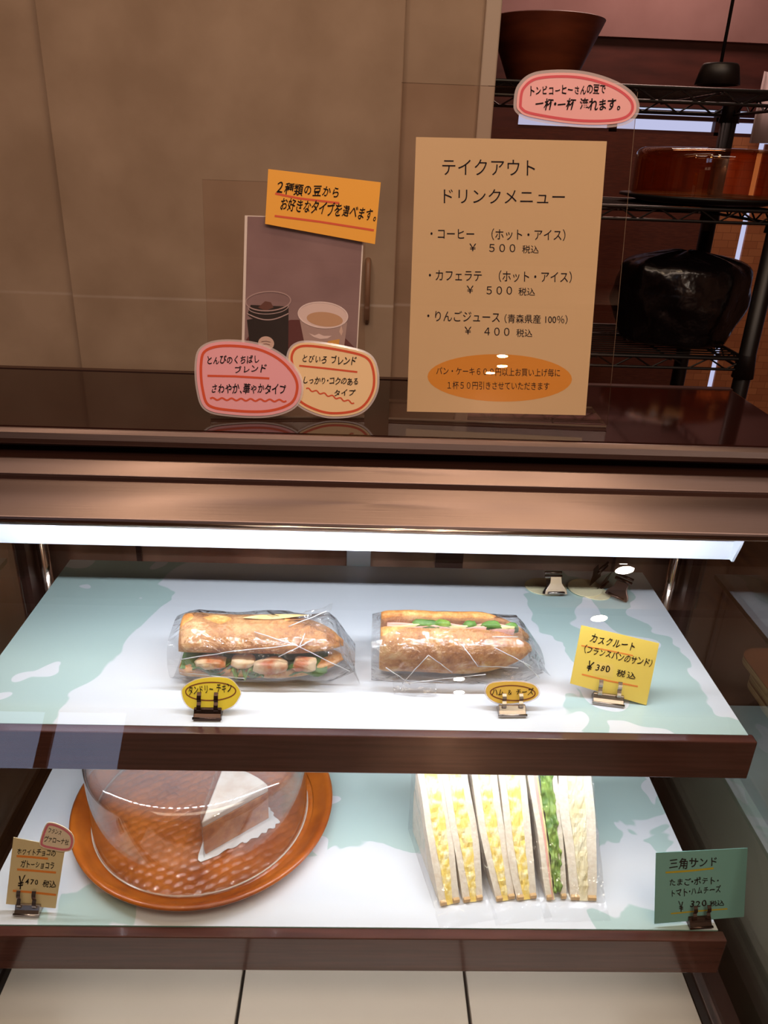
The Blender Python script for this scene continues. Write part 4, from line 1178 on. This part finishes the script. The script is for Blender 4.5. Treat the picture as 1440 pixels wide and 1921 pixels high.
# ================================================================== wire rack behind the counter
RY0, RY1 = 1.86, 2.24
rx1 = at_y(1420, 585, RY0).x; rx0 = rx1-.92
rack = thing('wire_rack', ((rx0+rx1)/2, (RY0+RY1)/2, 0), 'black wire shelving rack behind the counter, holding a bowl, dome and bag', 'shelf rack')
zt_ = at_y(1190, 212, RY1).z+.03; zm_ = at_y(1300, 392, RY0).z; zb_ = at_y(1200, 668, RY0).z
for x in (rx0, rx1):
    for y in (RY0, RY1):
        mb = MB(); mb.tube([(x, y, .02), (x, y, zt_+.02 if True else 0)], .020, 14)
        po = mb.build('post', M['wire'], rack, smooth=True)
        for z in (zt_, zm_, zb_): MB().lathe([(.0205, .012), (.026, -.045), (.0205, -.045)], (x, y, z), 14).build('sleeve', M['wire'], po, smooth=True)
        MB().lathe([(.012, 0), (.025, .002), (.025, .018), (.012, .024)], (x, y, 0), 14).build('foot', M['black'], po, smooth=True)
for z in (zt_, zm_, zb_, .35):
    mb = MB(); hh = .026
    for y in (RY0, RY1):
        mb.tube([(rx0, y, z), (rx1, y, z)], .0042, 8); mb.tube([(rx0, y, z-hh), (rx1, y, z-hh)], .0036, 8)
        n = 20; pts = [(rx0+(rx1-rx0)*i/n, y, z-(hh if i % 2 else 0)) for i in range(n+1)]; mb.tube(pts, .0024, 6)
    for x in (rx0, rx1):
        mb.tube([(x, RY0, z), (x, RY1, z)], .0042, 8); mb.tube([(x, RY0, z-hh), (x, RY1, z-hh)], .0036, 8)
        n = 10; pts = [(x, RY0+(RY1-RY0)*i/n, z-(hh if i % 2 else 0)) for i in range(n+1)]; mb.tube(pts, .0024, 6)
    for i in range(1, 15):
        y = RY0+(RY1-RY0)*i/15; mb.tube([(rx0, y, z), (rx1, y, z)], .0022, 6)
    for i in range(1, 5):
        x = rx0+(rx1-rx0)*i/5; mb.tube([(x, RY0, z-.006), (x, RY1, z-.006)], .003, 6)
    mb.build('wire_shelf', M['wire'], rack)
# wooden bowl on the top shelf
by = 1.99; ba = at_y(955, 120, by); bb = at_y(1078, 122, by); ta = at_y(930, 35, by); tb_ = at_y(1137, 42, by)
bz = zt_+.006; bx = (ba.x+bb.x)/2; br0 = (bb.x-ba.x)/2; br1 = br0*1.72; bh = (ta.z+tb_.z)/2-bz
mb = MB(); mb.lathe([(0.0005, .004), (br0*.95, 0), (br0, .004), (br1, bh), (br1-.006, bh+.002), (br0-.004, .012), (.0005, .010)], (bx, by, bz), 72)
tag(mb.build('wooden_bowl', M['wood_bowl'], smooth=True), 'big flared reddish wooden bowl on the top of the wire rack', 'bowl')
bpy.data.objects['wooden_bowl'].modifiers.new('edges', 'EDGE_SPLIT')
# amber dome on a black plate, middle shelf
dy = 2.06; dl = at_y(1192, 330, dy).x; dr_ = .178; dcx = dl+dr_
mb = MB(); mb.lathe([(.0005, .0), (dr_*.8, 0), (dr_+.025, .012), (dr_+.025, .018), (dr_-.01, .010), (.0005, .008)], (dcx, dy, zm_+.005), 72)
tag(mb.build('serving_plate', M['black'], smooth=True), 'black round plate under the amber dome on the rack', 'plate')
dz0 = zm_+.0185; hA = at_y(1330, 278, dy-.1).z-dz0
mb = MB(); po = dprof(dr_, hA, .022); pi_ = [(max(.0004, r-.003), max(0, z-(.003 if z > hA*.8 else 0))) for r, z in po]
mb.lathe(po+pi_[::-1], (dcx, dy, dz0), 96, close=True)
am = tag(mb.build('cake_dome', M['amber'], smooth=True), 'amber tinted clear dome on the middle shelf of the wire rack', 'cake dome')
am.modifiers.new('edges', 'EDGE_SPLIT').split_angle = math.radians(35)
# black plastic bag on the lower shelf
gy = 2.02; gl = at_y(1150, 600, gy).x; gr = at_y(1388, 560, gy).x; gz = zb_+.006; gt = at_y(1270, 468, gy).z
mb = MB(); rings = []; cxg = (gl+gr)/2; rxg = (gr-gl)/2
for i in range(23):
    f_ = i/22; z = gz+(gt-gz)*f_
    k = (.82+.22*math.sin(f_*math.pi*.8)) if f_ < .86 else .98*(1-((f_-.86)/.14)**2*.92)
    ring = []
    for q in range(64):
        a = 2*math.pi*q/64; cx_, sy_ = math.cos(a), math.sin(a)
        ds = 1+.10*nz3((cx_*1.2, sy_*1.2, f_*2), 1.6, 2)+.05*abs(nz3((cx_*3, sy_*3, f_*3), 1.8, 5))
        ring.append((cxg+cx_*rxg*k*ds, gy+sy_*.13*k*ds, z+(.012*nz3((cx_*2, sy_*2, 0), 1.3, 3) if i > 2 else 0)))
    rings.append(ring)
mb.loft(rings)
tag(smoothmod(mb.build('rubbish_bag', M['bag_black'], smooth=True)), 'crumpled black plastic bag on the lower shelf of the wire rack', 'bag')
# hanging lamp holder
hy = 1.62; hb_ = at_y(1345, 155, hy); ht_ = at_y(1345, 117, hy)
pl = thing('pendant_lamp', (hb_.x, hy, H+1.1), 'black pendant lamp holder hanging on a thin cord before the wire rack', 'pendant lamp')
mb = MB(); mb.tube([(hb_.x, hy, ht_.z), (hb_.x, hy, H+1.1)], .0032, 8); mb.build('cord', M['black'], pl, smooth=True)
hh = ht_.z-hb_.z
mb = MB(); mb.lathe([(.0005, 0), (.006, 0), (.030, -.002), (.033, -.006), (.040, -hh-.004), (.036, -hh-.004), (.030, -.012), (.0005, -.012)], (hb_.x, hy, ht_.z), 32); mb.build('holder', M['socket'], pl, smooth=True)
MB().lathe([(.0005, 0), (.045, 0), (.045, -.012), (.012, -.024), (.0005, -.024)], (hb_.x, hy, H+1.1), 24).build('ceiling_rose', M['socket'], pl, smooth=True)
